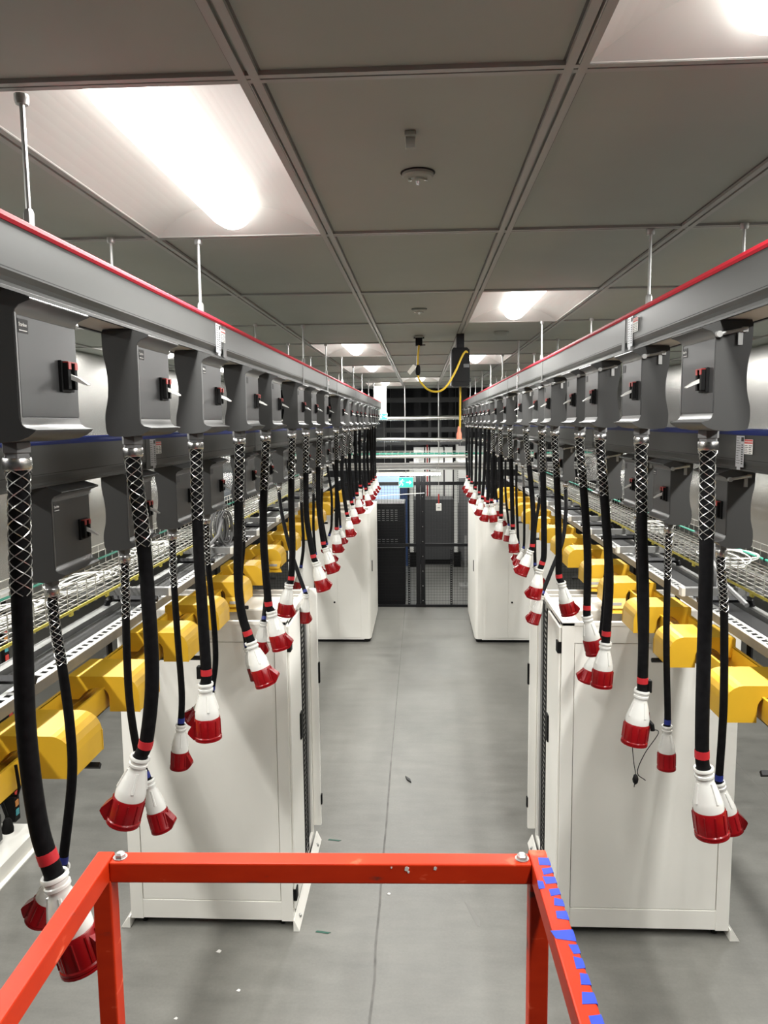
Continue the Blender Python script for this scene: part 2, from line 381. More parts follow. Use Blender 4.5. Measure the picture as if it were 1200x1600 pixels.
def bus_labels(parent, s, yc):
    f = -s; d = -1 if s < 0 else 1
    # reading direction along the bus: on the left towards +y, on the right towards -y
    x = f*.0635; rd = 1 if s < 0 else -1
    b = MB(); y = yc
    b.box(x, x+f*.001, y-.03*1, y+.03, 3.445, 3.542); b.box(x, x+f*.001, y-.005, y+.02, 3.436, 3.446)
    o = b.build('rating_label', 'silverlabel', parent); o['label'] = 'silver rating label with small print'
    b = MB(); r = random.Random(int(yc*100)+s)
    for i in range(11):
        z = 3.536-i*.0078; a = -.026; e = r.uniform(-.012, .004)
        b.box(x+f*.001, x+f*.0014, y+rd*a, y+rd*e, z-.0016, z)
    b.box(x+f*.001, x+f*.0014, y+rd*.008, y+rd*.026, 3.525, 3.538)
    for i in range(9): b.box(x+f*.001, x+f*.0014, y+rd*.011, y+rd*.022, 3.512-i*.0072, 3.5155-i*.0072)
    b.build('small_print', 'ink', o)
    yw = y + rd*.062
    b = MB(); b.box(x, x+f*.001, yw-.03, yw+.03, 3.487, 3.532)
    o = b.build('warning_label', 'paper', parent); o['label'] = 'white warning label with a red header'
    b = MB(); b.box(x+f*.001, x+f*.0014, yw-.029, yw+.029, 3.519, 3.531); b.build('red_header', 'labelred', o)
    b = MB()
    for i in range(5):
        for c in (0, 1): b.box(x+f*.001, x+f*.0014, yw+rd*(-.027+c*.03), yw+rd*(-.027+c*.03+r.uniform(.012, .024)), 3.514-i*.0055, 3.512-i*.0055)
    b.build('small_print', 'ink', o)
    for c in (0, 1):
        lettering('DANGER', .0072, 'paper', o, frame((x+f*.0016, yw+rd*(-.028+c*.029), 3.5225), (0, rd, 0), (0, 0, 1)))
bus_labels(BUS_U[-1], -1, 2.66); bus_labels(BUS_U[1], 1, 2.66)
bus_labels(BUS_L[-1], -1, 2.80); bus_labels(BUS_L[1], 1, 2.46)
bus_labels(BUS_U[-1], -1, 5.75); bus_labels(BUS_U[1], 1, 5.75)

# hanging rods
for s in (-1, 1):
    for lvl, xc, zt_, ys in (('upper', .768, 3.56, [1.53, 2.71, 5.06, 6.26, 7.5, 8.75, 10.0, 11.2, 12.4]), ('lower', 1.055, 3.167, [2.66, 4.95, 6.15, 7.4, 8.6, 9.9, 11.1])):
        for i, y in enumerate(ys):
            b = MB(); b.tube([(0, 0, zt_-CEIL+.035), (0, 0, 0)], .0052, 8); b.lathe([(.012, -.018), (.014, -.012), (.014, 0)], 10)
            t = thing('hanger_rod', 'steel hanger rod from the ceiling to the %s %s busway, %s from the front' % (lvl, SIDE[s], ORD[i]), 'hanger rod', (s*xc, y, CEIL), 0, 'busway hanger rods')
            b.build('rod', 'galv', t)
            b = MB(); b.lathe([(.011, zt_-CEIL+.002), (.011, zt_-CEIL+.055), (.008, zt_-CEIL+.062)], 6); b.build('coupler', 'galv', t)

# ------------------------------------------------------------------ tap-off boxes
def tap_proto():
    root = thing('tap_off_box', 'proto', 'tap-off box')
    prof = [(-.012, 3.174), (.03, 3.172), (.062, 3.176), (.078, 3.182), (.089, 3.19), (.092, 3.194), (.086, 3.1955), (.074, 3.198), (.067, 3.204), (.0635, 3.215), (.063, 3.24),
            (.064, 3.3), (.064, 3.37), (.064, 3.39), (.067, 3.400), (.074, 3.407), (.084, 3.411), (.095, 3.415), (.095, 3.419), (.085, 3.4225), (.05, 3.4335), (-.018, 3.4335),
            (-.0215, 3.425), (-.0215, 3.395), (-.0195, 3.37), (-.0145, 3.345), (-.0115, 3.32), (-.011, 3.295), (-.0125, 3.27), (-.0165, 3.25), (-.021, 3.232), (-.0225, 3.215), (-.022, 3.195), (-.019, 3.18)]
    mid = len(prof)
    b = MB(); b.prism([(x*1.0, z-3.155) for x, z in prof], 'y', -.075, .16, 0, True)
    o = b.build('housing', 'box', root, 0.0025)
    # front plate and its lit rims
    b = MB(); b.box(.0625, .0655, -.066, .158, 3.217-3.155, 3.392-3.155); b.build('front_plate', 'panel', root, .0008)
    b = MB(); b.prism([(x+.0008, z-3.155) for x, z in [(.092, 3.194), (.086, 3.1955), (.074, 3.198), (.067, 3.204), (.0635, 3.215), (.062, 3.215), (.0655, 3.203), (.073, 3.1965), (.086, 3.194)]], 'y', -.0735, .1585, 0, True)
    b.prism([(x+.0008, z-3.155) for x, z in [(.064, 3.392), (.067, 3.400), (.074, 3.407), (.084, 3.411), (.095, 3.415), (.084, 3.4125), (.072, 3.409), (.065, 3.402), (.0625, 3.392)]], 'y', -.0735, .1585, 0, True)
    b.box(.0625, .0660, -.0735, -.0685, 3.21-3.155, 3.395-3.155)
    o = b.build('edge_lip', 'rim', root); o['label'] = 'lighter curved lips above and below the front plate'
    # switch
    zc = 3.296-3.155; yc = .103
    b = MB(); b.box(.0655, .072, yc-.026, yc+.026, zc-.03, zc+.03); b.box(.072, .082, yc-.02, yc-.008, zc-.025, zc+.025); b.box(.072, .082, yc+.008, yc+.02, zc-.025, zc+.025)
    b.box(.072, .076, yc-.008, yc+.008, zc-.025, zc+.025); sw = b.build('breaker_switch', 'black', root, .001)
    b = MB(); b.box(.0815, .0835, yc-.0195, yc-.0085, zc+.013, zc+.0255); b.box(.0815, .0835, yc+.0085, yc+.0195, zc+.013, zc+.0255); b.box(.072, .0826, yc-.0195, yc+.0195, zc+.0255, zc+.0275)
    b.build('red_marker', 'red2', sw)
    b = MB(); b.prism([(.074, zc-.004), (.095, zc-.012), (.112, zc-.019), (.113, zc-.016), (.096, zc-.004), (.074, zc+.006)], 'y', yc-.0065, yc+.0065, 0); b.build('toggle_lever', 'plugwhite', sw, .001)
    # latch on the end
    b = MB(); b.tube([(.062, .166, 3.40-3.155), (.03, .168, 3.405-3.155), (-.004, .168, 3.412-3.155)], .0045, 8); b.lathe([(.0075, .16), (.0075, .172)], 10, at=(.06, 0, 3.40-3.155), axis='y')
    b.box(.004, .015, .16, .166, 3.375-3.155, 3.405-3.155); b.box(-.006, .006, .16, .171, 3.404-3.155, 3.416-3.155); b.build('latch', 'galv', root)
    b = MB(); b.box(.0655, .0662, -.064, -.03, 3.362-3.155, 3.386-3.155); b.build('name_plate', 'ink', root)
    return root
proto = tap_proto()
TAPS = {}
def place_taps(key, ys, s, xc, dz, where):
    for i, y in enumerate(ys):
        o = proto if not TAPS else dup(proto)
        TAPS[(key, i)] = o
        o.location = (s*xc, y, 3.155+dz); o.rotation_euler = (0, 0, PI if s > 0 else 0)
        lab = 'grey tap-off box with switch, %s from the front on the %s' % (ORD[i] if i < 20 else 'last', where)
        tag(o, lab, 'tap-off box', 'tap-off boxes on the busways')

# cable data: gland y, points down to the plug mouth, plug direction, lid side
UL = [
    (1.385, [(-0.751, 1.386, 2.983), (-0.757, 1.386, 2.799), (-0.762, 1.386, 2.609), (-0.75, 1.386, 2.427), (-0.725, 1.386, 2.324)], (0.259, 0.0, -0.966), 'R'),
    (1.957, [(-0.731, 1.958, 2.926), (-0.724, 1.959, 2.755), (-0.723, 1.959, 2.528), (-0.746, 1.96, 2.359), (-0.766, 1.96, 2.309)], (-0.29, -0.0, -0.957), 'L'),
    (2.512, [(-0.749, 2.513, 2.804), (-0.744, 2.513, 2.585), (-0.739, 2.513, 2.362), (-0.743, 2.513, 2.322)], (0.017, 0.0, -1.0), 'L'),
    (3.122, [(-0.757, 3.121, 2.841), (-0.768, 3.121, 2.573), (-0.757, 3.12, 2.41), (-0.722, 3.12, 2.292)], (0.307, 0.0, -0.952), 'R'),
    (3.653, [(-0.762, 3.653, 2.842), (-0.768, 3.654, 2.624), (-0.754, 3.654, 2.339), (-0.74, 3.654, 2.291)], (0.229, 0.0, -0.974), 'R'),
    (4.4, [(-0.757, 4.4, 2.767), (-0.756, 4.4, 2.505), (-0.769, 4.4, 2.297), (-0.781, 4.4, 2.27)], (-0.178, 0.0, -0.984), 'R'),
    (4.94, [(-0.75, 4.922, 2.757), (-0.745, 4.913, 2.571), (-0.71, 4.902, 2.354), (-0.694, 4.9, 2.308)], (0.247, 0.0, -0.969), 'R'),
    (5.594, [(-0.761, 5.596, 2.837), (-0.761, 5.598, 2.601), (-0.733, 5.6, 2.325), (-0.72, 5.6, 2.287)], (0.288, 0.0, -0.958), 'R'),
    (6.686, [(-0.746, 6.688, 2.765), (-0.754, 6.69, 2.297), (-0.755, 6.69, 2.263)], (0.018, 0.0, -1.0), 'R'),
    (7.469, [(-0.782, 7.469, 2.776), (-0.767, 7.47, 2.526), (-0.739, 7.47, 2.318), (-0.727, 7.47, 2.286)], (0.103, 0.0, -0.995), 'R'),
    (8.077, [(-0.763, 8.058, 2.742), (-0.746, 8.043, 2.406), (-0.733, 8.04, 2.338)], (0.12, 0.0, -0.993), 'R'),
    (8.621, [(-0.744, 8.62, 2.71), (-0.734, 8.62, 2.421), (-0.727, 8.62, 2.378)], (0.127, 0.0, -0.992), 'R'),
    (9.245, [(-0.753, 9.274, 2.749), (-0.751, 9.296, 2.453), (-0.752, 9.3, 2.406)], (-0.137, 0.0, -0.991), 'R'),
    (10.075, [(-0.76, 10.088, 2.709), (-0.748, 10.098, 2.355), (-0.741, 10.1, 2.304)], (0.204, 0.0, -0.979), 'R'),
    (10.675, [(-0.76, 10.689, 2.68), (-0.738, 10.699, 2.367), (-0.739, 10.7, 2.322)], (0.172, 0.0, -0.985), 'R'),
    (11.07, [(-0.745, 11.264, 2.651), (-0.756, 11.381, 2.361), (-0.749, 11.4, 2.312)], (0.12, 0.0, -0.993), 'R'),
    (11.646, [(-0.755, 11.863, 2.622), (-0.756, 11.983, 2.336), (-0.757, 12.0, 2.295)], (0.13, 0.0, -0.992), 'R'),
    (12.283, [(-0.764, 12.488, 2.591), (-0.762, 12.584, 2.335), (-0.763, 12.6, 2.292)], (0.141, 0.0, -0.99), 'R'),
]
LL = [
    (2.074, [(-1.037, 2.074, 2.637), (-1.022, 2.073, 2.507), (-1.01, 2.072, 2.337), (-1.014, 2.071, 2.183), (-1.056, 2.07, 1.924)], (-0.435, 0.0, -0.901), 'L'),
    (2.603, [(-1.042, 2.603, 2.609), (-1.047, 2.602, 2.401), (-1.045, 2.601, 2.214), (-1.025, 2.6, 2.035), (-0.992, 2.6, 1.932)], (0.229, 0.0, -0.973), 'R'),
    (3.123, [(-1.041, 3.122, 2.573), (-1.034, 3.121, 2.298), (-1.026, 3.12, 2.075), (-1.035, 3.12, 1.928)], (-0.081, 0.0, -0.997), 'R'),
    (3.63, [(-1.038, 3.63, 2.534), (-1.022, 3.63, 2.28), (-1.018, 3.63, 2.055), (-1.043, 3.63, 1.892)], (-0.552, 0.0, -0.834), 'L'),
    (4.357, [(-1.034, 4.347, 2.514), (-1.052, 4.339, 2.328), (-1.05, 4.329, 2.104), (-1.024, 4.32, 1.908)], (0.27, 0.0, -0.963), 'R'),
    (4.888, [(-0.989, 4.702, 2.458), (-0.944, 4.527, 2.212), (-0.939, 4.4, 2.043)], (-0.167, 0.0, -0.986), 'R'),
    (5.537, [(-1.003, 5.414, 2.576), (-0.936, 5.268, 2.391), (-0.854, 5.123, 2.215), (-0.777, 5.0, 2.074)], (-0.108, 0.0, -0.994), 'R'),
    (6.584, [(-1.041, 6.559, 2.499), (-1.026, 6.523, 2.17), (-1.05, 6.5, 1.961)], (-0.167, 0.0, -0.986), 'L'),
    (7.336, [(-1.045, 7.321, 2.417), (-1.048, 7.31, 2.17), (-1.033, 7.3, 1.934)], (0.249, 0.0, -0.968), 'R'),
    (7.955, [(-1.045, 7.953, 2.483), (-1.049, 7.952, 2.235), (-1.001, 7.95, 1.93)], (0.397, 0.0, -0.918), 'R'),
    (8.45, [(-1.001, 8.429, 2.419), (-1.005, 8.408, 2.086), (-1.035, 8.4, 1.959)], (-0.213, 0.0, -0.977), 'L'),
    (9.003, [(-0.987, 9.001, 2.312), (-0.97, 9.0, 1.969)], (0.215, 0.0, -0.977), 'R'),
    (9.789, [(-1.0, 9.733, 2.321), (-0.968, 9.7, 2.079)], (0.201, 0.0, -0.98), 'R'),
    (10.451, [(-0.999, 10.419, 2.347), (-0.974, 10.4, 2.129)], (0.149, 0.0, -0.989), 'R'),
    (11.009, [(-1.008, 11.004, 2.345), (-0.984, 11.0, 2.114)], (0.159, 0.0, -0.987), 'L'),
    (11.741, [(-0.994, 11.713, 2.338), (-0.966, 11.7, 2.162)], (0.118, 0.0, -0.993), 'R'),
    (12.325, [(-0.961, 12.308, 2.345), (-0.932, 12.3, 2.17)], (0.119, 0.0, -0.993), 'R'),
]
UR = [
    (2.053, [(0.75, 2.054, 2.907), (0.754, 2.054, 2.7), (0.757, 2.055, 2.434), (0.761, 2.055, 2.289), (0.766, 2.055, 2.252)], (0.159, 0.0, -0.987), 'B'),
    (2.668, [(0.756, 2.669, 2.82), (0.77, 2.669, 2.55), (0.773, 2.67, 2.284), (0.772, 2.67, 2.252)], (-0.118, 0.0, -0.993), 'B'),
    (3.274, [(0.77, 3.274, 2.844), (0.795, 3.275, 2.542), (0.79, 3.275, 2.318), (0.786, 3.275, 2.25)], (-0.069, 0.0, -0.998), 'B'),
    (3.695, [(0.772, 3.697, 2.829), (0.793, 3.698, 2.55), (0.795, 3.7, 2.298), (0.796, 3.7, 2.26)], (0.223, 0.0, -0.975), 'B'),
    (4.384, [(0.764, 4.384, 2.797), (0.776, 4.385, 2.504), (0.779, 4.385, 2.326), (0.794, 4.385, 2.281)], (0.251, 0.0, -0.968), 'R'),
    (4.848, [(0.758, 4.849, 2.755), (0.767, 4.85, 2.389), (0.756, 4.85, 2.307), (0.744, 4.85, 2.27)], (-0.194, 0.0, -0.981), 'L'),
    (5.59, [(0.776, 5.59, 2.827), (0.802, 5.59, 2.548), (0.8, 5.59, 2.313), (0.787, 5.59, 2.266)], (-0.361, 0.0, -0.933), 'L'),
    (6.6, [(0.759, 6.6, 2.76), (0.774, 6.6, 2.331), (0.774, 6.6, 2.276)], (0.074, 0.0, -0.997), 'B'),
    (7.404, [(0.754, 7.402, 2.707), (0.756, 7.4, 2.326), (0.751, 7.4, 2.27)], (-0.143, 0.0, -0.99), 'L'),
    (8.129, [(0.748, 8.13, 2.66), (0.729, 8.13, 2.389), (0.73, 8.13, 2.342)], (0.119, 0.0, -0.993), 'B'),
    (8.671, [(0.74, 8.671, 2.696), (0.735, 8.67, 2.321), (0.728, 8.67, 2.278)], (-0.151, 0.0, -0.988), 'L'),
    (9.197, [(0.74, 9.199, 2.665), (0.719, 9.2, 2.322), (0.711, 9.2, 2.276)], (-0.173, 0.0, -0.985), 'L'),
    (9.897, [(0.734, 9.836, 2.71), (0.723, 9.777, 2.324), (0.723, 9.77, 2.276)], (0.151, 0.0, -0.989), 'L'),
    (10.712, [(0.742, 10.654, 2.67), (0.732, 10.607, 2.32), (0.731, 10.6, 2.268)], (-0.201, 0.0, -0.98), 'L'),
    (11.601, [(0.736, 11.519, 2.627), (0.734, 11.468, 2.326), (0.734, 11.46, 2.279)], (-0.12, 0.0, -0.993), 'L'),
    (12.391, [(0.744, 12.274, 2.59), (0.741, 12.209, 2.31), (0.731, 12.2, 2.27)], (-0.121, 0.0, -0.993), 'L'),
    (13.012, [(0.739, 12.889, 2.613), (0.746, 12.811, 2.309), (0.745, 12.8, 2.267)], (-0.129, 0.0, -0.992), 'L'),
]
LR = [
    (2.703, [(1.059, 2.709, 2.541), (1.075, 2.719, 2.234), (1.077, 2.725, 2.065), (1.074, 2.73, 1.887)], (0.293, 0.0, -0.956), 'R'),
    (3.278, [(1.041, 3.279, 2.541), (1.045, 3.279, 2.261), (1.061, 3.28, 1.932), (1.06, 3.28, 1.877)], (0.017, 0.0, -1.0), 'B'),
    (3.745, [(1.049, 3.743, 2.51), (1.062, 3.742, 2.256), (1.075, 3.741, 1.999), (1.071, 3.74, 1.885)], (0.079, 0.0, -0.997), 'B'),
    (4.35, [(1.04, 4.345, 2.51), (1.034, 4.339, 2.254), (1.016, 4.333, 2.014), (0.99, 4.33, 1.895)], (-0.341, 0.0, -0.94), 'L'),
    (5.628, [(1.014, 5.471, 2.561), (0.962, 5.291, 2.382), (0.861, 5.11, 2.216), (0.77, 4.95, 2.078)], (-0.279, 0.0, -0.96), 'L'),
    (6.845, [(1.028, 6.788, 2.521), (0.979, 6.698, 2.25), (0.969, 6.6, 1.957)], (0.342, 0.0, -0.94), 'R'),
    (8.02, [(1.056, 8.012, 2.399), (1.059, 8.003, 1.998), (1.053, 8.0, 1.877)], (-0.37, 0.0, -0.929), 'L'),
    (8.563, [(1.04, 8.536, 2.347), (1.062, 8.5, 1.852)], (-0.166, 0.0, -0.986), 'L'),
    (9.678, [(1.039, 9.639, 2.318), (1.078, 9.6, 1.904)], (-0.146, 0.0, -0.989), 'R'),
    (10.566, [(1.057, 10.532, 2.325), (1.082, 10.5, 1.977)], (0.116, 0.0, -0.993), 'R'),
    (10.931, [(1.041, 10.911, 2.293), (1.059, 10.9, 2.067)], (-0.048, 0.0, -0.999), 'B'),
    (11.742, [(1.044, 11.654, 2.329), (1.04, 11.6, 2.121)], (0.006, 0.0, -1.0), 'B'),
    (12.435, [(1.035, 12.351, 2.329), (1.021, 12.3, 2.128)], (-0.061, 0.0, -0.998), 'B'),
]
WHERE = {'UL': 'red-striped left busway', 'UR': 'red-striped right busway', 'LL': 'blue-striped left busway', 'LR': 'blue-striped right busway'}
for key, rows, s, xc, dz in (('UL', UL, -1, .76, 0), ('UR', UR, 1, .76, 0), ('LL', LL, -1, 1.055, -.393), ('LR', LR, 1, 1.055, -.393)):
    place_taps(key, [r[0] for r in rows], s, xc, dz, WHERE[key])
for key, i in (('UL', 0), ('UL', 1), ('UL', 2), ('LL', 0), ('LL', 1), ('UR', 0), ('LR', 1), ('LR', 0)):
    o = TAPS[(key, i)]
    pl = [c for c in o.children if c.name.startswith('name_plate')][0]
    lettering('Starline', .0092, 'paper', pl, frame((.0664, -.0625, 3.3735-3.155), (0, 1, 0), (0, 0, 1)))
    pr = MB(); pr.box(.0662, .0665, -.061, -.034, 3.3655-3.155, 3.367-3.155); pr.build('small_print', 'paper', pl)

# ------------------------------------------------------------------ power cables with plugs
def plug_meshes(k):
    # axis along -z from the collar mouth
    b = MB()
    b.lathe([(.0205*k, -.012), (.0205*k, .001), (.0255*k, .003), (.027*k, 0), (.027*k, -.006), (.0235*k, -.009), (.023*k, -.016), (.0255*k, -.018), (.0255*k, -.024), (.0225*k, -.028), (.022*k, -.034),
             (.025*k, -.042), (.032*k, -.066), (.038*k, -.09), (.0405*k, -.1), (.041*k, -.118), (.039*k, -.119)], 24)
    for a in range(4):
        c, s_ = math.cos(a*PI/2+.4), math.sin(a*PI/2+.4)
        b.tube([(.0235*k*c, .0235*k*s_, -.038), (.0365*k*c, .0365*k*s_, -.092)], [.004*k, .006*k], 6)
    body = b.mesh('plug_body', 'plugwhite')
    b = MB()
    b.lathe([(.0415*k, -.117), (.0435*k, -.12), (.0435*k, -.18), (.046*k, -.183), (.046*k, -.188), (.038*k, -.188), (.038*k, -.15), (.001, -.15)], 24, caps=False)
    for a in range(10):
        t = 2*PI*a/10; b.tube([(.0435*k*math.cos(t), .0435*k*math.sin(t), -.124), (.0437*k*math.cos(t), .0437*k*math.sin(t), -.178)], .0025*k, 5)
    shroud = b.mesh('plug_shroud', 'plugred')
    b = MB()
    b.prism([(.04*k, -.128), (.052*k, -.146), (.064*k, -.163), (.066*k, -.172), (.058*k, -.182), (.046*k, -.194), (.0, -.194), (.0, -.1885), (.04*k, -.186)], 'y', -.019*k, .019*k, 0)
    b.lathe([(.03*k, -.1895), (.0465*k, -.1895), (.0465*k, -.195), (.03*k, -.197)], 24)
    lid = b.mesh('plug_lid', 'plugred')
    return body, shroud, lid
PM = {'U': plug_meshes(1.0), 'L': plug_meshes(.86)}
def gland_meshes(k):
    b = MB(); b.lathe([(.024*k, .02), (.027*k, .016), (.027*k, -.002), (.0235*k, -.004), (.0235*k, -.012)], 6, sm=False); b.lathe([(.022*k, -.008), (.022*k, -.014)], 20)
    g = b.mesh('gland', 'midgrey')
    b = MB(); b.lathe([(.0245*k, -.012), (.0255*k, -.014), (.0255*k, -.032), (.0245*k, -.034), (.02*k, -.036)], 24)
    return g, b.mesh('gland_nut', 'steel')
GM = {'U': gland_meshes(1.0), 'L': gland_meshes(.8)}
FL = {'L': PI, 'R': 0.0, 'B': PI/2, 'F': -PI/2}
CORDLAB = {('UL', 0): 'thickest black cable nearest at left, its red and white plug behind the orange rail',
           ('LL', 0): 'black cable with blue tape nearest at left, plug lid pointing left behind rail',
           ('UR', 0): 'black cable with the largest red and white plug, nearest at right',
           ('UR', 1): 'black cable whose red and white plug has a black string hanging beneath'}
CLIPS = {('UL', 2): .78, ('UR', 1): .8}
def make_cable(key, i, row, s):
    upper = key[0] == 'U'; kk = key[0]
    yc, pts, dirn, fl = row
    xg = s*(.745 if upper else 1.04); zg = 3.155 + (0 if upper else -.393)
    org = Vector((xg, yc, zg))
    lab = CORDLAB.get((key, i), 'black cable with red and white plug, %s from the front under the %s' % (ORD[i], WHERE[key]))
    t = thing('power_cable', lab, 'power cable', org, 0, 'power cables hanging from the busways')
    for me, nm in zip(GM[kk], ('cable_gland', 'gland_nut')):
        o = bpy.data.objects.new(nm, me); C.objects.link(o); o.parent = t
    r = .0185 if upper else .0138
    P = [(0, 0, -.02), (0, 0, -.07)] + [tuple(Vector(p)-org) for p in pts]
    far = yc > 6.5
    path = smooth_path(P, 4 if far else 8)
    # carry the cable into the plug mouth along the plug axis
    D = Vector(dirn).normalized(); path.append(path[-1] + D*.012)
    b = MB(); b.tube(path, r, 8 if far else 14); b.build('cord', 'rubber', t)
    # tape ring a little above the plug
    L = 0; acc = []; k = len(path)-1
    ring_a, ring_b = (.03, .052) if upper else (.008, .03)
    seg = []; d = 0
    while k > 0 and d < ring_b+.02:
        seg.append((d, path[k])); d += (path[k]-path[k-1]).length; k -= 1
    seg.append((d, path[k]))
    def atd(q):
        for (d0, p0), (d1, p1) in zip(seg, seg[1:]):
            if d0 <= q <= d1: return p0.lerp(p1, (q-d0)/max(1e-6, d1-d0))
        return seg[-1][1]
    b = MB(); b.tube([atd(ring_a+.012), atd((ring_a+ring_b)/2+.012), atd(ring_b+.012)], r*1.06, 14)
    o = b.build('tape_band', 'tapered' if upper else 'tapeblue', t); o['label'] = 'red tape band' if upper else 'blue tape band'
    # woven wire grip around the top of the cord
    if yc < 8.3:
        glen = .235 if upper else .2
        cum = [0]
        for a_, c_ in zip(path, path[1:]): cum.append(cum[-1] + (c_-a_).length)
        def pos(q):
            for m in range(len(path)-1):
                if cum[m+1] >= q: return path[m].lerp(path[m+1], (q-cum[m])/max(1e-6, cum[m+1]-cum[m]))
            return path[-1]
        b = MB(); turns = 2.6 if upper else 3.0; N = 40 if yc < 4 else 22; ns = 4
        for sg in (-1, 1):
            for q in range(ns):
                hp = []
                for m in range(N+1):
                    tt = m/N; c_ = pos(.014+tt*glen); a_ = sg*2*PI*turns*tt + 2*PI*q/ns
                    rr = r*1.09 + (.004*max(0, 1-tt*12))
                    hp.append(c_ + Vector((math.cos(a_)*rr, math.sin(a_)*rr, 0)))
                b.tube(hp, .0011 if upper else .0009, 3)
        o = b.build('wire_grip', 'gripwire', t); o['label'] = 'woven steel wire grip'
    if CLIPS.get((key, i)):
        c_ = path[int(len(path)*CLIPS[(key, i)])]; b = MB(); sd = 1 if s > 0 else -1
        b.box(c_.x+sd*r*.9, c_.x+sd*(r+.012), c_.y-.012, c_.y+.012, c_.z-.022, c_.z+.022); b.build('cable_clip', 'black', t, .002)
    # plug
    z_ = -D; x_ = Vector((math.cos(FL[fl]), math.sin(FL[fl]), 0)); x_ = (x_ - z_*x_.dot(z_)).normalized(); y__ = z_.cross(x_)
    end = Vector(pts[-1]) - org
    mw = Matrix(((x_.x, y__.x, z_.x, end.x), (x_.y, y__.y, z_.y, end.y), (x_.z, y__.z, z_.z, end.z), (0, 0, 0, 1)))
    body = bpy.data.objects.new('plug', PM[kk][0]); C.objects.link(body); body.parent = t; body.matrix_local = mw
    body['label'] = 'white plug body'
    for me, nm in zip(PM[kk][1:], ('plug_shroud', 'plug_lid')):
        o = bpy.data.objects.new(nm, me); C.objects.link(o); o.parent = body
        o['label'] = 'red shroud' if nm == 'plug_shroud' else 'red hinged lid'
    return t, end+org, D
ENDS = {}
for key, rows, s in (('UL', UL, -1), ('LL', LL, -1), ('UR', UR, 1), ('LR', LR, 1)):
    for i, row in enumerate(rows): ENDS[(key, i)] = make_cable(key, i, row, s)

# black string under the third right plug
_, e, d = ENDS[('UR', 1)]
p0 = e + d*.19
b = MB()
b.tube(smooth_path([p0+Vector((-.012, -.02, 0)), p0+Vector((-.008, -.03, -.06)), p0+Vector((.0, -.03, -.11)), p0+Vector((-.004, -.03, -.155))], 6), .0016, 6)
b.tube(smooth_path([p0+Vector((.055, -.02, .055)), p0+Vector((.075, -.03, .045)), p0+Vector((.03, -.03, -.03)), p0+Vector((.006, -.03, -.1)), p0+Vector((.035, -.03, -.13))], 6), .0016, 6)
b.lathe([(.002, -.02), (.009, -.012), (.011, 0), (.007, .014), (.002, .018)], 8, at=tuple(p0+Vector((.0, -.03, -.125))))
b.tube([p0+Vector((.04, .0, .085)), p0+Vector((.055, -.02, .07)), p0+Vector((.058, -.02, .05))], .008, 8)
tag(b.build('tie_string', 'black'), 'black tie string dangling below the second plug on the right', 'string')

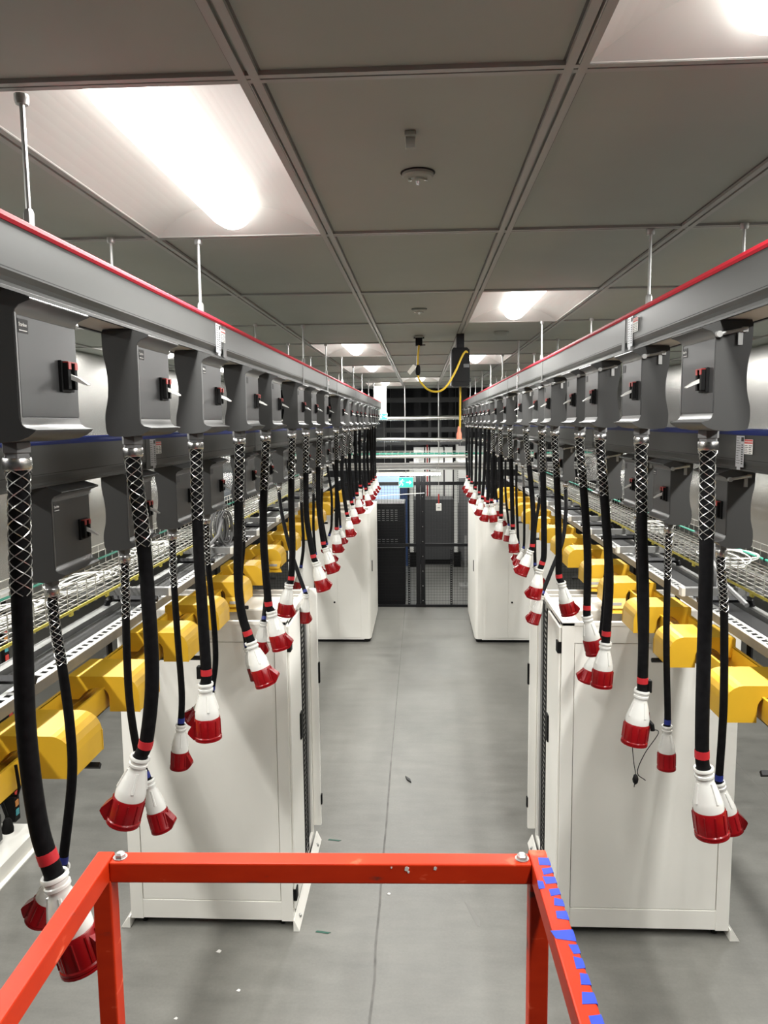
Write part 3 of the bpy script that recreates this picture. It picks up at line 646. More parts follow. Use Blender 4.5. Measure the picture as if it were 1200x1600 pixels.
# ------------------------------------------------------------------ equipment cabinets by the aisle
def near_cabinet(s):
    t = thing('server_cabinet', 'tall white open-fronted cabinet, nearest one on the %s of the aisle' % SIDE[s], 'cabinet', (s*1.355, 4.53, 0), 0)
    ox = s*1.355
    def X(x): return s*x - ox
    def bx(b, x0, x1, y0, y1, z0, z1, mi=0): return b.box(X(x0), X(x1), y0-4.53, y1-4.53, z0, z1, mi)
    b = MB()
    bx(b, .83, .905, 4.53, 4.60, .055, 2.005); bx(b, 1.80, 1.88, 4.53, 4.60, .055, 2.005)           # posts
    bx(b, .905, 1.80, 4.533, 4.58, .06, .185); bx(b, .905, 1.80, 4.533, 4.58, 1.88, 2.005)          # bands
    bx(b, .846, .90, 5.53, 5.59, .055, 1.99); bx(b, 1.80, 1.88, 5.53, 5.59, .055, 1.99)
    bx(b, .845, 1.88, 4.58, 5.58, .06, .10); bx(b, 1.86, 1.88, 4.6, 5.55, .1, 1.98)
    b.build('frame', 'white', t, .002)
    b = MB(); bx(b, .909, 1.796, 4.536, 4.56, .189, 1.876); b.build('side_panel', 'white', t, .0015)
    b = MB(); bx(b, .905, 1.80, 4.562, 4.566, .18, 1.885); b.build('panel_gap', 'slot', t)
    b = MB(); bx(b, .815, .829, 4.545, 4.96, .13, 1.975); o = b.build('door_leaf', 'white', t, .004)
    b = MB(); bx(b, .804, .816, 4.86, 4.93, 1.12, 1.30); b.build('handle', 'black', o, .004)
    b = MB(); bx(b, .806, .834, 4.538, 4.60, 1.815, 1.885); b.build('latch', 'black', o, .002); b = MB(); bx(b, .806, .834, 4.538, 4.60, .19, .265); b.build('latch', 'black', o, .002)
    b = MB(); bx(b, .786, .845, 5.572, 5.60, .13, 1.985); o = b.build('door_edge', 'white', t, .006)
    b = MB(); bx(b, .774, .787, 5.57, 5.60, 1.26, 1.42); b.build('handle', 'black', o, .004); b = MB(); bx(b, .776, .787, 5.57, 5.60, .3, .38); b.build('latch', 'black', o, .003)
    b = MB(); bx(b, .862, .93, 4.60, 5.57, .1, 1.96); b.build('interior_panel', 'midgrey', t)
    b = MB(); bx(b, .834, .838, 5.10, 5.13, .12, 1.95); bx(b, .834, .838, 5.24, 5.27, .12, 1.95)
    for k in range(49): bx(b, .834, .838, 5.12, 5.25, .13+k*.037, .143+k*.037)
    bx(b, .852, .856, 5.09, 5.28, .12, 1.95, 1)
    b.build('mounting_rail', ['black', 'cream'], t)
    # top
    b = MB(); bx(b, .83, .935, 4.53, 5.19, 1.985, 2.01); bx(b, .935, 1.88, 4.53, 4.56, 1.985, 2.01); bx(b, .935, 1.88, 4.84, 5.19, 1.985, 2.01); bx(b, 1.76, 1.88, 4.56, 4.84, 1.985, 2.01)
    o = b.build('top_panel', 'white', t, .002)
    b = MB(); bx(b, .935, 1.76, 4.838, 4.842, 1.86, 2.0); bx(b, .93, .936, 4.56, 4.84, 1.86, 2.0); bx(b, .935, 1.76, 4.56, 4.84, 1.86, 1.864); b.build('top_recess', 'beige', o)
    b = MB(); bx(b, 1.35, 1.55, 5.0, 5.1, 2.01, 2.0112); bx(b, 1.5, 1.62, 4.66, 4.9, 2.01, 2.0112); b.build('cable_opening', 'slot', o)
    for y in (4.6, 5.0):
        b = MB(); b.lathe([(.008, 2.01), (.008, 2.0115)], 10, at=(X(.875), y-4.53, 0)); b.build('screw', 'midgrey', o)
    b = MB(); bx(b, .845, 1.88, 5.21, 5.24, 1.97, 2.0); bx(b, .845, 1.88, 5.32, 5.35, 1.965, 1.995); bx(b, .845, 1.88, 5.44, 5.48, 1.97, 2.0); bx(b, .845, .875, 5.2, 5.59, 1.965, 2.0)
    b.build('top_rail', 'beige', t, .002)
    b = MB(); bx(b, .95, 1.85, 5.2, 5.5, 1.90, 1.91); b.build('top_tray', 'darkgrey', t)
    # foot flange and castors
    b = MB()
    b.prism([(X(.828), 0.002), (X(.79), 0.002), (X(.79), .006), (X(.822), .075), (X(.828), .075)], 'y', -.02, 1.06, 0)
    o = b.build('foot_flange', 'white', t)
    b = MB()
    b.prism([(X(1.882), 0.002), (X(1.94), 0.002), (X(1.94), .006), (X(1.889), .075), (X(1.882), .075)], 'y', -.02, 1.06, 0)
    b.build('foot_flange', 'white', t)
    for y in (.09, .93):
        b = MB(); b.lathe([(.012, .03), (.012, .047), (.006, .05)], 8, at=(X(.803), y, 0)); b.build('anchor_bolt', 'galv', o)
    for x in (.91, 1.81):
        b = MB(); b.lathe([(.012, -.012), (.024, -.012), (.026, 0), (.024, .012), (.012, .012)], 16, at=(X(x), .06, .028), axis='x'); bx(b, x-.015, x+.015, 4.565, 4.615, .045, .07)
        b.build('castor', 'black', t)
    return t
for s in (-1, 1): near_cabinet(s)
b = MB(); b.lathe([(.03, -.07), (.035, -.06), (.035, .03), (.028, .04), (.022, .08)], 16, at=(-1.42, 4.66, .036), axis='x')
tag(b.build('floor_plug', 'plugred'), 'red plug lying on the floor under the left near cabinet', 'plug')

def far_cabinet(s):
    y0, y1 = 11.0, 12.75
    t = thing('server_cabinet', 'tall white closed cabinet with rounded door, far end of the aisle at %s' % SIDE[s], 'cabinet', (s*1.4, y0, 0))
    def X(x): return s*x - s*1.4
    def bx(b, x0, x1, a, c, z0, z1, mi=0): return b.box(X(x0), X(x1), a-y0, c-y0, z0, z1, mi)
    b = MB(); bx(b, .86, 1.96, y0, y1, .04, 1.92); b.build('body', 'white', t, .003)
    b = MB(); b.prism([(X(.862), .0), (X(.80), .003), (X(.775), .02), (X(.762), .06), (X(.758), .12), (X(.758), y1-y0), (X(.862), y1-y0)], 'z', .05, 1.905, 0, False); o = b.build('door', 'white', t, .003)
    b = MB(); bx(b, .75, .759, y0+.3, y0+.36, 1.0, 1.16); b.build('handle', 'black', o)
    b = MB(); bx(b, .87, 1.95, y0+.02, y1, 0, .045); b.prism([(X(.88), .015), (X(.81), .02), (X(.78), .05), (X(.775), .2), (X(.775), 1.6), (X(.88), 1.6)], 'z', .0, .05); b.build('plinth', 'black', t)
    b = MB(); bx(b, .905, 1.235, y0-.006, y0, .07, 1.90); bx(b, 1.242, 1.92, y0-.006, y0, .07, 1.90); b.build('side_panel', 'white', t, .001)
    b = MB(); b.lathe([(.014, -.012), (.014, 0)], 12, at=(X(1.29), 0, .60), axis='y'); bx(b, 1.56, 1.585, y0-.012, y0, .75, .9); b.build('lock', 'black', t)
    b = MB(); bx(b, .8, 1.9, y0+.3, y0+.34, 1.92, 1.95); bx(b, .8, 1.9, y0+.8, y0+.84, 1.92, 1.95); b.build('top_bracket', 'galv', t)
for s in (-1, 1): far_cabinet(s)

# ------------------------------------------------------------------ yellow cable ducts
OUT = {-1: [2.353, 2.948, 3.603, 4.176, 4.80, 5.38, 6.1, 6.9, 7.55, 8.2, 8.85, 9.6, 10.4, 11.2], 1: [2.888, 3.554, 4.15, 4.78, 5.4, 6.05, 6.65, 7.3, 8.0, 8.7, 9.4, 10.2, 11.0, 11.7]}
for s in (-1, 1):
    t = thing('cable_duct', 'yellow cable duct with humped outlets running above the %s cabinets' % SIDE[s], 'cable duct', (s*1.36, 0, 2.05))
    def X(x): return s*(x-1.36)
    b = MB()
    th = .004
    b.box(X(1.44), X(1.436), .6, 12.6, .004, .1); b.box(X(1.294), X(1.29), .6, 12.6, .004, .1); b.box(X(1.44), X(1.29), .6, 12.6, .004, .004+th)
    b.box(X(1.447), X(1.436), .6, 12.6, .096, .102); b.box(X(1.294), X(1.284), .6, 12.6, .096, .102)
    b.build('trough', 'yellow', t)
    for y in [1.0+1.25*i for i in range(10)]:
        b = MB(); b.tube([(X(1.452), y, .09), (X(1.452), y, -.008), (X(1.28), y, -.008), (X(1.272), y, .02), (X(1.279), y, .095)], .005, 6); b.build('wire_clip', 'black', t)
    arch = [(X(1.262)+0, .0)]
    for i, y in enumerate(OUT[s]):
        L = .235
        b = MB()
        z1 = .145
        outer = [(1.450, .06), (1.450, z1-.007), (1.443, z1), (1.215, z1), (1.198, z1-.003), (1.18, z1-.011), (1.163, z1-.025), (1.152, z1-.044), (1.146, z1-.066), (1.145, .0)]
        inner = [(1.268, .0), (1.268, .058), (1.271, .073), (1.279, .087), (1.292, .096), (1.31, .1), (1.33, .098), (1.352, .09), (1.372, .076), (1.386, .058), (1.395, .05), (1.434, .05), (1.434, .06)]
        poly = [(X(x), z) for x, z in outer] + [(X(x), z) for x, z in inner]
        # the hollow saddle: quads between neighbouring outline points so the arch stays open
        b.prism(poly, 'y', y, y+L)
        o = b.build('outlet', 'yellow', t, .002)
        # raised seam round the downspout
        for yy in (y-.002, y+L-.004):
            b = MB(); b.box(X(1.1435), X(1.15), yy, yy+.006, 0, .075); b.build('seam_rib', 'yellow', o)
        if s > 0 and i in (3, 4) or s < 0 and i in (4, 6):
            # flared spill-over chute with printed label under the outlet
            b = MB(); yb = y-.02
            def chute(w0, w1, z0, z1_, d):
                return [(X(1.20)-w0, yb, z0), (X(1.20)+w0, yb, z0), (X(1.20)+w1, yb-d, z1_), (X(1.20)-w1, yb-d, z1_)]
            q = chute(.06, .05, .05, -.005, .035) + chute(.05, .075, -.005, -.03, .06)
            b.add(q, [(0, 1, 2, 3), (4, 5, 6, 7)]); b.add([(x, yy+.006, z) for x, yy, z in q], [(0, 1, 2, 3), (4, 5, 6, 7)])
            b.build('chute', 'yellow', o)
            b = MB(); b.box(X(1.20)-.03, X(1.20)+.03, yb-.026, yb-.022, .012, .03); b.build('chute_label', 'silverlabel', o)

# ------------------------------------------------------------------ tray supports, basket trays
LAT = [1.35, 3.92, 5.22, 6.08, 6.92, 8.2, 9.5, 10.8, 12.1]
for s in (-1, 1):
    # perforated strut beside the duct, see-through slots along the top
    for lab, xa, xb, zz in (('beside the yellow duct', 1.362, 1.428, 2.30), ('under the far edge of the basket tray', 1.93, 1.975, 2.30)):
        b = MB()
        b.box(s*xa, s*(xa+.004), .6, 12.9, zz-.041, zz-.003, 2); b.box(s*(xb-.004), s*xb, .6, 12.9, zz-.041, zz-.003, 2)
        b.box(s*xa, s*(xa+.021), .6, 12.9, zz-.003, zz); b.box(s*(xb-.021), s*xb, .6, 12.9, zz-.003, zz)
        y = .6
        while y < 12.9: b.box(s*(xa+.018), s*(xb-.018), y, y+.022, zz-.003, zz); y += .05
        b.box(s*(xa+.004), s*(xb-.004), .6, 12.9, zz-.041, zz-.037, 1)
        tag(b.build('support_strut', ['galv', 'slot', 'galv2']), 'galvanized perforated strut %s on the %s' % (lab, SIDE[s]), 'strut')
    b = MB(); b.box(s*1.563, s*1.61, .6, 12.9, 2.255, 2.30)
    tag(b.build('support_beam', 'galv2'), 'plain grey steel beam under the near edge of the %s basket tray' % SIDE[s], 'beam')
    b = MB(); b.box(s*1.455, s*1.545, .6, 12.9, 2.235, 2.285); t = b.build('runway_rail', 'blackmetal'); tag(t, 'long black rail between grey beam and perforated strut, %s side' % SIDE[s], 'rail')
    for i, y in enumerate(LAT):
        t = thing('cross_strut', 'grey cross strut with pale end cap, %s from the front under the %s tray' % (ORD[i], SIDE[s]), 'cross strut', (s*1.31, y, 2.3325), 0, 'cross struts under the basket trays')
        b = MB(); b.box(s*.018, s*.66, -.0205, .0205, -.0205, .0205); b.box(s*.05, s*.62, -.012, .012, .0205, .0215, 1); b.build('strut', ['galv2', 'midgrey'], t)
        b = MB(); b.box(0, s*.02, -.023, .023, -.023, .023); o = b.build('end_cap', 'cream', t, .003); o['label'] = 'pale plastic end cap'
    for i, y in enumerate([2.5, 3.73, 4.8, 5.75, 6.5, 7.7, 9.0, 10.3]):
        t = MB()
        pts = [(s*1.59, y, 2.035), (s*1.59, y, 2.31), (s*1.582, y, 2.328), (s*1.562, y, 2.335), (s*1.33, y, 2.335)]
        for (a0, b0) in zip(pts, pts[1:]):
            t.tube([a0, b0], .016, 4, 0, sm=False)
        t.tube([(s*1.12, y, 2.03), (s*1.62, y, 2.03)], .012, 4, sm=False)
        tag(t.build('hanger_bracket', 'blackmetal'), 'black bracket arching over the perforated strut, %s from the front on the %s' % (ORD[i], SIDE[s]), 'bracket', 'black duct brackets')
    # wire basket tray
    t = thing('basket_tray', 'zinc wire basket cable tray above the %s cabinets' % SIDE[s], 'cable tray', (s*1.77, 0, 2.363))
    b = MB(); W = .18; H = .125; ya, yb_ = .7, 12.8
    def rod(x0, z0, y0, y1): b.box(x0-.0022, x0+.0022, y0, y1, z0-.0022, z0+.0022)
    for k in range(9): rod(-W+2*W*k/8, 0, ya, yb_)
    for sx in (-1, 1):
        rod(sx*W, H*.35, ya, yb_); rod(sx*W, H*.68, ya, yb_); rod(sx*W, H, ya, yb_)
    y = ya
    while y < yb_:
        b.box(-W, W, y-.002, y+.002, -.0065, -.0022)
        for sx in (-1, 1): b.box(sx*(W+.0022), sx*(W+.0062), y-.002, y+.002, -.006, H)
        y += .1
    b.build('wire_mesh', 'wire', t)
    b = MB(); b.box(-s*(W+.006), -s*(W+.012), ya, yb_, .003, .015)
    y = .9
    while y < yb_: b.box(-s*(W+.004), -s*(W+.014), y, y+.03, -.012, .004); y += .4
    o = b.build('colour_strip', 'yellowstrip', t); o['label'] = 'yellow strip along the near edge'
    b = MB(); b.tube([(s*(W-.009), ya, H*.35), (s*(W-.009), yb_, H*.35)], .007, 8); o = b.build('earth_cable', 'greenstrip', t); o['label'] = 'green earth cable along the far edge'
    b = MB(); y = 1.1
    while y < yb_: b.box(s*(W-.018), s*(W+.004), y, y+.012, H*.35-.01, H*.35+.01); y += .55
    b.build('cable_tie', 'black', t)
    # loose white cables in the tray
    ys = [2.9, 3.25, 4.6, 6.0] if s > 0 else [3.2, 3.9, 5.0]
    for i, y in enumerate(ys):
        b = MB(); rnd = random.Random(i+s*9)
        for q in range(4):
            cx = s*1.80+rnd.uniform(-.03, .03); r1 = .09+.02*q; r2 = .18+.03*q
            b.tube([(cx+r1*math.cos(a*PI/9), y+r2*math.sin(a*PI/9), 2.378+.01*q+.02*math.sin(a*PI/9+q)) for a in range(18)], .004, 5, closed=True)
        tag(b.build('cable_loop', 'whitecable'), 'loose coil of thin white cable lying in the %s tray, %s from the front' % (SIDE[s], ORD[i]), 'cable coil', 'white cable coils in the trays')
    # grey cable bundle hung on the tray edge
    yk = 4.05 if s > 0 else 5.65
    b = MB(); rnd = random.Random(5)
    for q in range(11):
        dy = rnd.uniform(-.012, .012); r1 = .055+rnd.uniform(-.012, .012); r2 = .12+rnd.uniform(-.015, .015); tl = rnd.uniform(-.05, .05)
        cx = s*(1.505+.008*(q-5))
        b.tube([(cx+r1*math.cos(a*PI/12)*.55, yk+r1*.9*math.cos(a*PI/12)+dy, 2.43+r2*math.sin(a*PI/12)) for a in range(24)], .0055, 6, closed=True)
    b.tube([(s*1.49, yk-.02, 2.50), (s*1.45, yk-.3, 2.42), (s*1.47, yk-.55, 2.36)], .012, 6)
    tag(b.build('cable_coil', 'greycable'), 'dark grey cable coil hung upright on the %s tray' % SIDE[s], 'cable coil')

# ------------------------------------------------------------------ rack row across the left rear aisle
t = thing('equipment_rack', 'white open equipment rack at the left edge with black socket strip', 'rack', (-3.5, 4.1, 0))
def bx(b, x0, x1, y0, y1, z0, z1, mi=0): return b.box(x0+3.5, x1+3.5, y0-3.6, y1-3.6, z0, z1, mi)
b = MB()
for y in (2.2, 3.6, 5.0): bx(b, -3.03, -2.97, y-.03, y+.03, .06, 2.02); bx(b, -4.05, -3.99, y-.03, y+.03, .06, 2.02)
bx(b, -4.05, -2.97, 2.17, 5.03, .05, .13); bx(b, -4.05, -2.97, 2.17, 5.03, 1.97, 2.02); bx(b, -4.05, -4.03, 2.17, 5.03, .1, 2.0)
b.build('frame', 'white', t, .002)
b = MB(); bx(b, -3.02, -2.94, 2.15, 5.06, .0, .012); bx(b, -3.03, -2.975, 2.15, 5.05, .012, .06); b.build('foot_flange', 'white', t, .001)
b = MB(); bx(b, -3.14, -3.06, 4.83, 4.9, .25, 1.95)
for k in range(22): bx(b, -3.055, -3.05, 4.835, 4.875, .3+.07*k, .345+.07*k, 1+k % 3)
b.build('socket_strip', ['black', 'teal', 'brass', 'labelred'], t)
b = MB()
for k in range(5): bx(b, -3.95, -3.12, 2.3, 4.75, .16+.28*k, .36+.28*k, 1 if k == 0 else 0); bx(b, -3.13, -3.115, 2.35, 4.7, .2+.28*k, .22+.28*k, 2)
b.build('equipment_unit', ['beige', 'darkgrey', 'galv'], t, .003)
b = MB(); b.tube([(p[0]+3.5, p[1]-3.6, p[2]) for p in smooth_path([(-3.05, 4.75, 1.6), (-2.98, 4.6, 1.3), (-3.0, 4.3, .95), (-2.98, 4.2, .7)])], .012, 8)
b.tube([(p[0]+3.5, p[1]-3.6, p[2]) for p in smooth_path([(-3.1, 4.0, .75), (-2.99, 4.2, .8), (-2.94, 4.4, .7), (-2.93, 4.5, .48)])], .012, 8)
b.lathe([(.018, .1), (.03, .08), (.04, .03), (.038, 0)], 14, at=(.57, .9, .36)); b.build('power_lead', 'black', t)

# ------------------------------------------------------------------ ceiling fittings
def disc(name, label, x, y, r, cat):
    t = thing(name, label, cat, (x, y, CEIL))
    b = MB(); b.lathe([(r, .006), (r, 0), (r*.9, -.004), (r*.45, -.006), (r*.4, -.012), (.001, -.013)], 24); b.build('cover_plate', 'tile', t)
    b = MB(); b.lathe([(r*1.1, .0085), (r*1.1, .007)], 24); b.build('gap_ring', 'slot', t)
    b = MB(); b.box(-r*.6, r*.6, -.003, .003, -.012, -.006); b.lathe([(.004, -.022), (.006, -.012)], 8); b.build('sprinkler_tip', 'steel', t)
disc('sprinkler', 'round flush ceiling sprinkler nearest the camera', -.008, 2.085, .041, 'sprinkler')
disc('sprinkler', 'second flush ceiling sprinkler farther along the middle tiles', -.013, 4.494, .041, 'sprinkler')
b = MB(); b.lathe([(.055, .008), (.055, -.004), (.045, -.018), (.02, -.024), (.001, -.024)], 24, at=(.571, 5.679, CEIL)); tag(b.build('smoke_detector', 'tile'), 'flat smoke detector on the ceiling right of the cord reel', 'smoke detector')
b = MB(); b.box(-.034, -.012, 1.80, 1.815, CEIL-.026, CEIL+.006); b.box(-.036, -.010, 1.79, 1.825, CEIL-.002, CEIL+.008); tag(b.build('ceiling_hook', 'tile', None, .002), 'small pale adhesive hook on the ceiling before the sprinkler', 'hook')

# cord reel, junction box and yellow cord
t = thing('cord_reel', 'black retractable cord reel hanging from the ceiling grid at right', 'cord reel', (.28, 5.74, CEIL))
b = MB(); b.box(-.028, .028, -.05, .05, -.1, 0); b.box(-.012, -.006, -.052, .0, -.13, -.06); b.build('mount', 'blackmetal', t, .004)
b = MB(); b.prism([(-.065, -.12), (-.052, -.104), (.045, -.104), (.062, -.12), (.066, -.30), (.062, -.372), (.05, -.378), (-.055, -.378), (-.065, -.365)], 'y', -.11, .11); b.build('case', 'black', t, .008)
b = MB(); b.box(-.07, -.063, -.112, .08, -.37, -.14); b.lathe([(.012, .062), (.014, .078)], 10, at=(0, 0, -.33), axis='x'); b.box(.02, .06, -.114, -.11, -.245, -.22); b.build('side_plate', 'darkgrey', t)
b = MB(); b.box(-.05, .045, -.113, -.109, -.345, -.26); b.build('case_label', 'black', t)
b = MB(); b.tube([(.003, 0, -.375), (.0, 0, -.68)], .007, 8); o = b.build('reel_cord', 'cordyellow', t)
b = MB(); b.lathe([(.008, -.665), (.013, -.69), (.012, -.70), (.019, -.72), (.02, -.76), (.001, -.762)], 12, at=(-.006, 0, 0)); b.build('connector', 'orange', t)
t = thing('junction_box', 'small black junction box on the ceiling feeding the yellow cord', 'junction box', (-.02, 5.9, CEIL))
b = MB(); b.box(-.026, .026, -.03, .03, -.062, -.004); b.box(-.04, .04, -.03, .03, -.008, -.0); b.box(.026, .048, -.005, .005, -.06, -.052); b.build('box', 'black', t, .002)
b = MB(); b.box(-.03, .03, -.06, -.03, -.004, 0.004); b.build('plate', 'tile', t)
t = thing('yellow_cord', 'yellow supply cord looping from the junction box to the cord reel', 'cord', (-.02, 5.86, 3.77))
def sh(ps): return [(p[0]+.02, p[1]-5.86, p[2]-3.77) for p in ps]
b = MB(); b.tube(sh([(-.02, 5.88, 3.775), (-.028, 5.8, 3.70), (-.03, 5.74, 3.615)]), .0075, 8)
b.tube(sh(smooth_path([(-.028, 5.74, 3.545), (-.012, 5.72, 3.50), (.045, 5.66, 3.437), (.115, 5.62, 3.42), (.175, 5.6, 3.455), (.235, 5.6, 3.55), (.285, 5.61, 3.66), (.312, 5.62, 3.70), (.328, 5.635, 3.695)])), .0075, 8)
b.build('cord', 'cordyellow', t)
b = MB(); b.lathe([(.012, .0), (.017, -.012), (.019, -.04), (.017, -.062), (.01, -.075)], 12, at=tuple(sh([(-.028, 5.74, 3.62)])[0])); b.build('inline_connector', 'black', t)
b = MB(); b.tube(sh([(-.03, 5.735, 3.62), (-.05, 5.72, 3.60)]), .002, 5)
v = sh([(-.06, 5.7, 3.625), (-.04, 5.7, 3.6), (-.085, 5.7, 3.545), (-.105, 5.7, 3.57)]); b.add(v, [(0, 1, 2, 3)]); b.add([(p[0], p[1]+.001, p[2]) for p in v], [(0, 1, 2, 3)])
b.build('paper_tag', 'cream', t)

# ------------------------------------------------------------------ far end: fence, pipes, lamps, signs
FY = 13.2
t = thing('mesh_fence', 'black wire mesh fence closing the far end of the aisle', 'fence', (0, FY, 0))
b = MB()
for x in (-3.2, -2.1, -.94, .895, 2.1, 3.2): b.box(x-.035, x+.035, -.025, .025, 0, 2.19)
for z0, z1 in ((0, .04), (1.07, 1.12), (2.13, 2.19)): b.box(-3.2, 3.2, -.02, .02, z0, z1)
b.box(-.11, -.035, -.03, .03, 0, 2.33); b.box(-.031, .045, -.03, .03, 0, 2.33); b.box(-.12, .055, -.035, .035, 0, .05)
b.build('fence_frame', 'blackmetal', t, .002)
b = MB()
x = -3.2
while x < 3.2: b.box(x-.0012, x+.0012, -.002, .002, .04, 2.13); x += .05
z = .06
while z < 2.12: b.box(-3.2, 3.2, -.002, .002, z-.0012, z+.0012); z += .05
b.build('wire_mesh', 'blackmetal', t)
for x in (.005,):
    b = MB()
    for k in range(9): b.lathe([(.008, -.034), (.008, -.03)], 8, at=(x, 0, .12+.26*k), axis='y')
    b.build('fence_bolt', 'steel', t)
for x in (-.235, .50):
    b = MB()
    b.box(x-.02, x-.012, .05, .08, .03, 1.02); b.box(x+.012, x+.02, .05, .08, .03, 1.02)
    for k in range(25): b.box(x-.02, x+.02, .05, .08, .03+.04*k, .045+.04*k)
    b.build('slotted_upright', 'blackmetal', t)

def simple(name, mats, label, cat, boxes, bevel=0):
    b = MB()
    for q in boxes: b.box(*q)
    return tag(b.build(name, mats, None, bevel), label, cat)
t = thing('black_cabinet', 'black louvred cabinet standing behind the fence at left', 'cabinet', (-.62, 13.35, 0))
b = MB(); b.box(-.55, .31, 0, .8, 0, 1.80); b.build('body', 'blackmetal', t, .004)
for zg, n in ((1.50, 6), (1.09, 3)):
    for c in range(5):
        b = MB()
        for k in range(n): b.box(-.16+c*.075, -.115+c*.075, -.006, 0, zg+.036*k, zg+.012+.036*k)
        b.build('louvre_column', 'midgrey', t)
b = MB(); b.box(-.55, .31, -.004, 0, 1.02, 1.03); b.build('door_seam', 'midgrey', t)
simple('glass_screen', 'window', 'pale blue glowing screen behind the fence at far left', 'screen', [(-1.05, -.50, 17.0, 17.03, 1.47, 2.05), (-1.05, -.50, 17.03, 17.06, 0.0, 2.05)])
simple('blue_panel', 'navy', 'dark blue panel beside the glowing screen behind the fence', 'panel', [(-.48, -.33, 17.05, 17.1, 0.0, 2.05)])
simple('silver_ledge', 'galv', 'silver ledge below the glowing screen behind the fence', 'ledge', [(-1.1, -.50, 16.6, 16.7, 1.44, 1.475), (-1.1, -1.06, 16.6, 16.7, 0, 1.44)])
t = thing('equipment_cabinet', 'dark grey equipment cabinet in the middle behind the fence', 'cabinet', (.2, 17.2, 0))
b = MB(); b.box(-.50, .50, 0, .8, .12, 1.485); b.build('body', 'darkgrey', t, .004)
b = MB(); b.box(-.45, .45, .05, .75, .0, .12); b.build('plinth', 'black', t)
b = MB(); b.box(.0-.18, -.17, -.004, .0, .14, 1.47); b.build('door_seam', 'black', t)
for x, w_ in ((-.235, 'left'), (.745, 'right')):
    t = thing('white_post', 'white perforated post on the %s of the dark grey cabinet' % w_, 'post', (x, 17.0, 0))
    b = MB(); b.box(-.045, .045, -.03, .03, .33, 2.35); b.build('post', 'plugwhite', t)
    b = MB()
    for k in range(40): b.box(.03, .04, -.032, -.03, .36+.045*k, .385+.045*k)
    b.build('slot_row', 'slot', t)
    b = MB(); b.box(-.05, .1, -.06, .06, 0, .33); b.build('foot', 'black', t)
simple('grey_door', 'midgrey', 'grey door leaf at the right behind the fence', 'door', [(.81, 1.06, 17.1, 17.2, .1, 1.97)], .004)
simple('silver_door_edge', 'galv', 'silver leaning frame beside the grey door behind the fence', 'frame', [(.98, 1.04, 16.2, 16.25, 0, 1.8)])
b = MB(); b.box(-.2, .72, 18.3, 18.36, 1.4, 2.62); b.box(.8, 1.5, 18.3, 18.36, 1.3, 2.7)
tag(b.build('white_partition', 'plugwhite'), 'white partition rising above the dark grey cabinet far behind', 'partition')
for k, (x, mn) in enumerate(((.06, 'black'), (.12, 'red2'), (.175, 'black'), (.51, 'slot'))):
    b = MB(); b.tube([(x, 18.0, 1.4), (x, 18.0, 2.75)], .016, 8)
    tag(b.build('cable_riser', mn), '%s vertical cable riser before the white partition, %s from left' % ('red' if mn == 'red2' else 'black', ORD[k]), 'cable riser')
simple('floor_stand', 'galv', 'grey metal stand on the floor behind the fence at right', 'stand', [(.82, .86, 14.9, 14.94, .02, 1.0), (.72, 1.0, 14.7, 15.1, 0, .03)])
simple('small_white_box', 'plugwhite', 'small white box on the floor behind the fence left of post', 'box', [(-.42, -.36, 16.0, 16.2, 0, .62)])

# dark equipment above and beyond the fence
xs = [-2.2, -1.55, -.98, -.55, -.1, .18, .42, .66, .95, 1.5, 2.1]
for k, x in enumerate(xs):
    b = MB(); wd = [.5, .4, .3, .35, .16, .06, .05, .09, .2, .45, .5][k]
    b.box(x-wd/2, x+wd/2, 17.9+.07*(k % 3), 18.2, 2.65, 5.6)
    tag(b.build('dark_duct', 'darkgrey' if k in (2, 5, 6, 8) else 'backdark'), 'dark vertical duct in the shadowed space above the fence, %s from left' % ORD[k], 'duct')
for k, (z, yy) in enumerate(((4.35, 16.5), (3.62, 16.2), (3.0, 16.0), (2.75, 15.8))):
    b = MB(); b.box(-3.5, 3.5, yy, yy+.12, z, z+.1)
    tag(b.build('dark_beam', 'darkgrey'), 'dark horizontal beam beyond the pipes, %s from the top' % ORD[k], 'beam')
for k, (z0, z1, y_) in enumerate(((3.262, 3.295, 13.61), (2.945, 2.86, 13.61))):
    b = MB(); b.tube([(-3.0, y_, z0-.01), (3.0, y_, z1+.01)], .038, 16); b.lathe([(.044, -.03), (.044, .03)], 16, at=(.29 if k else .1, y_, (z0+z1)/2), axis='x')
    tag(b.build('steel_pipe', 'steel'), '%s shiny steel pipe crossing above the fence' % ('upper', 'lower')[k], 'pipe')
for k, x in enumerate((-.297, .292)):
    b = MB(); b.tube([(x, 13.65, 2.5), (x, 13.65, CEIL)], .011, 8); tag(b.build('drop_rod', 'galv'), 'thin steel rod dropping from the ceiling at the far end, %s one' % ('left', 'right')[k], 'rod')
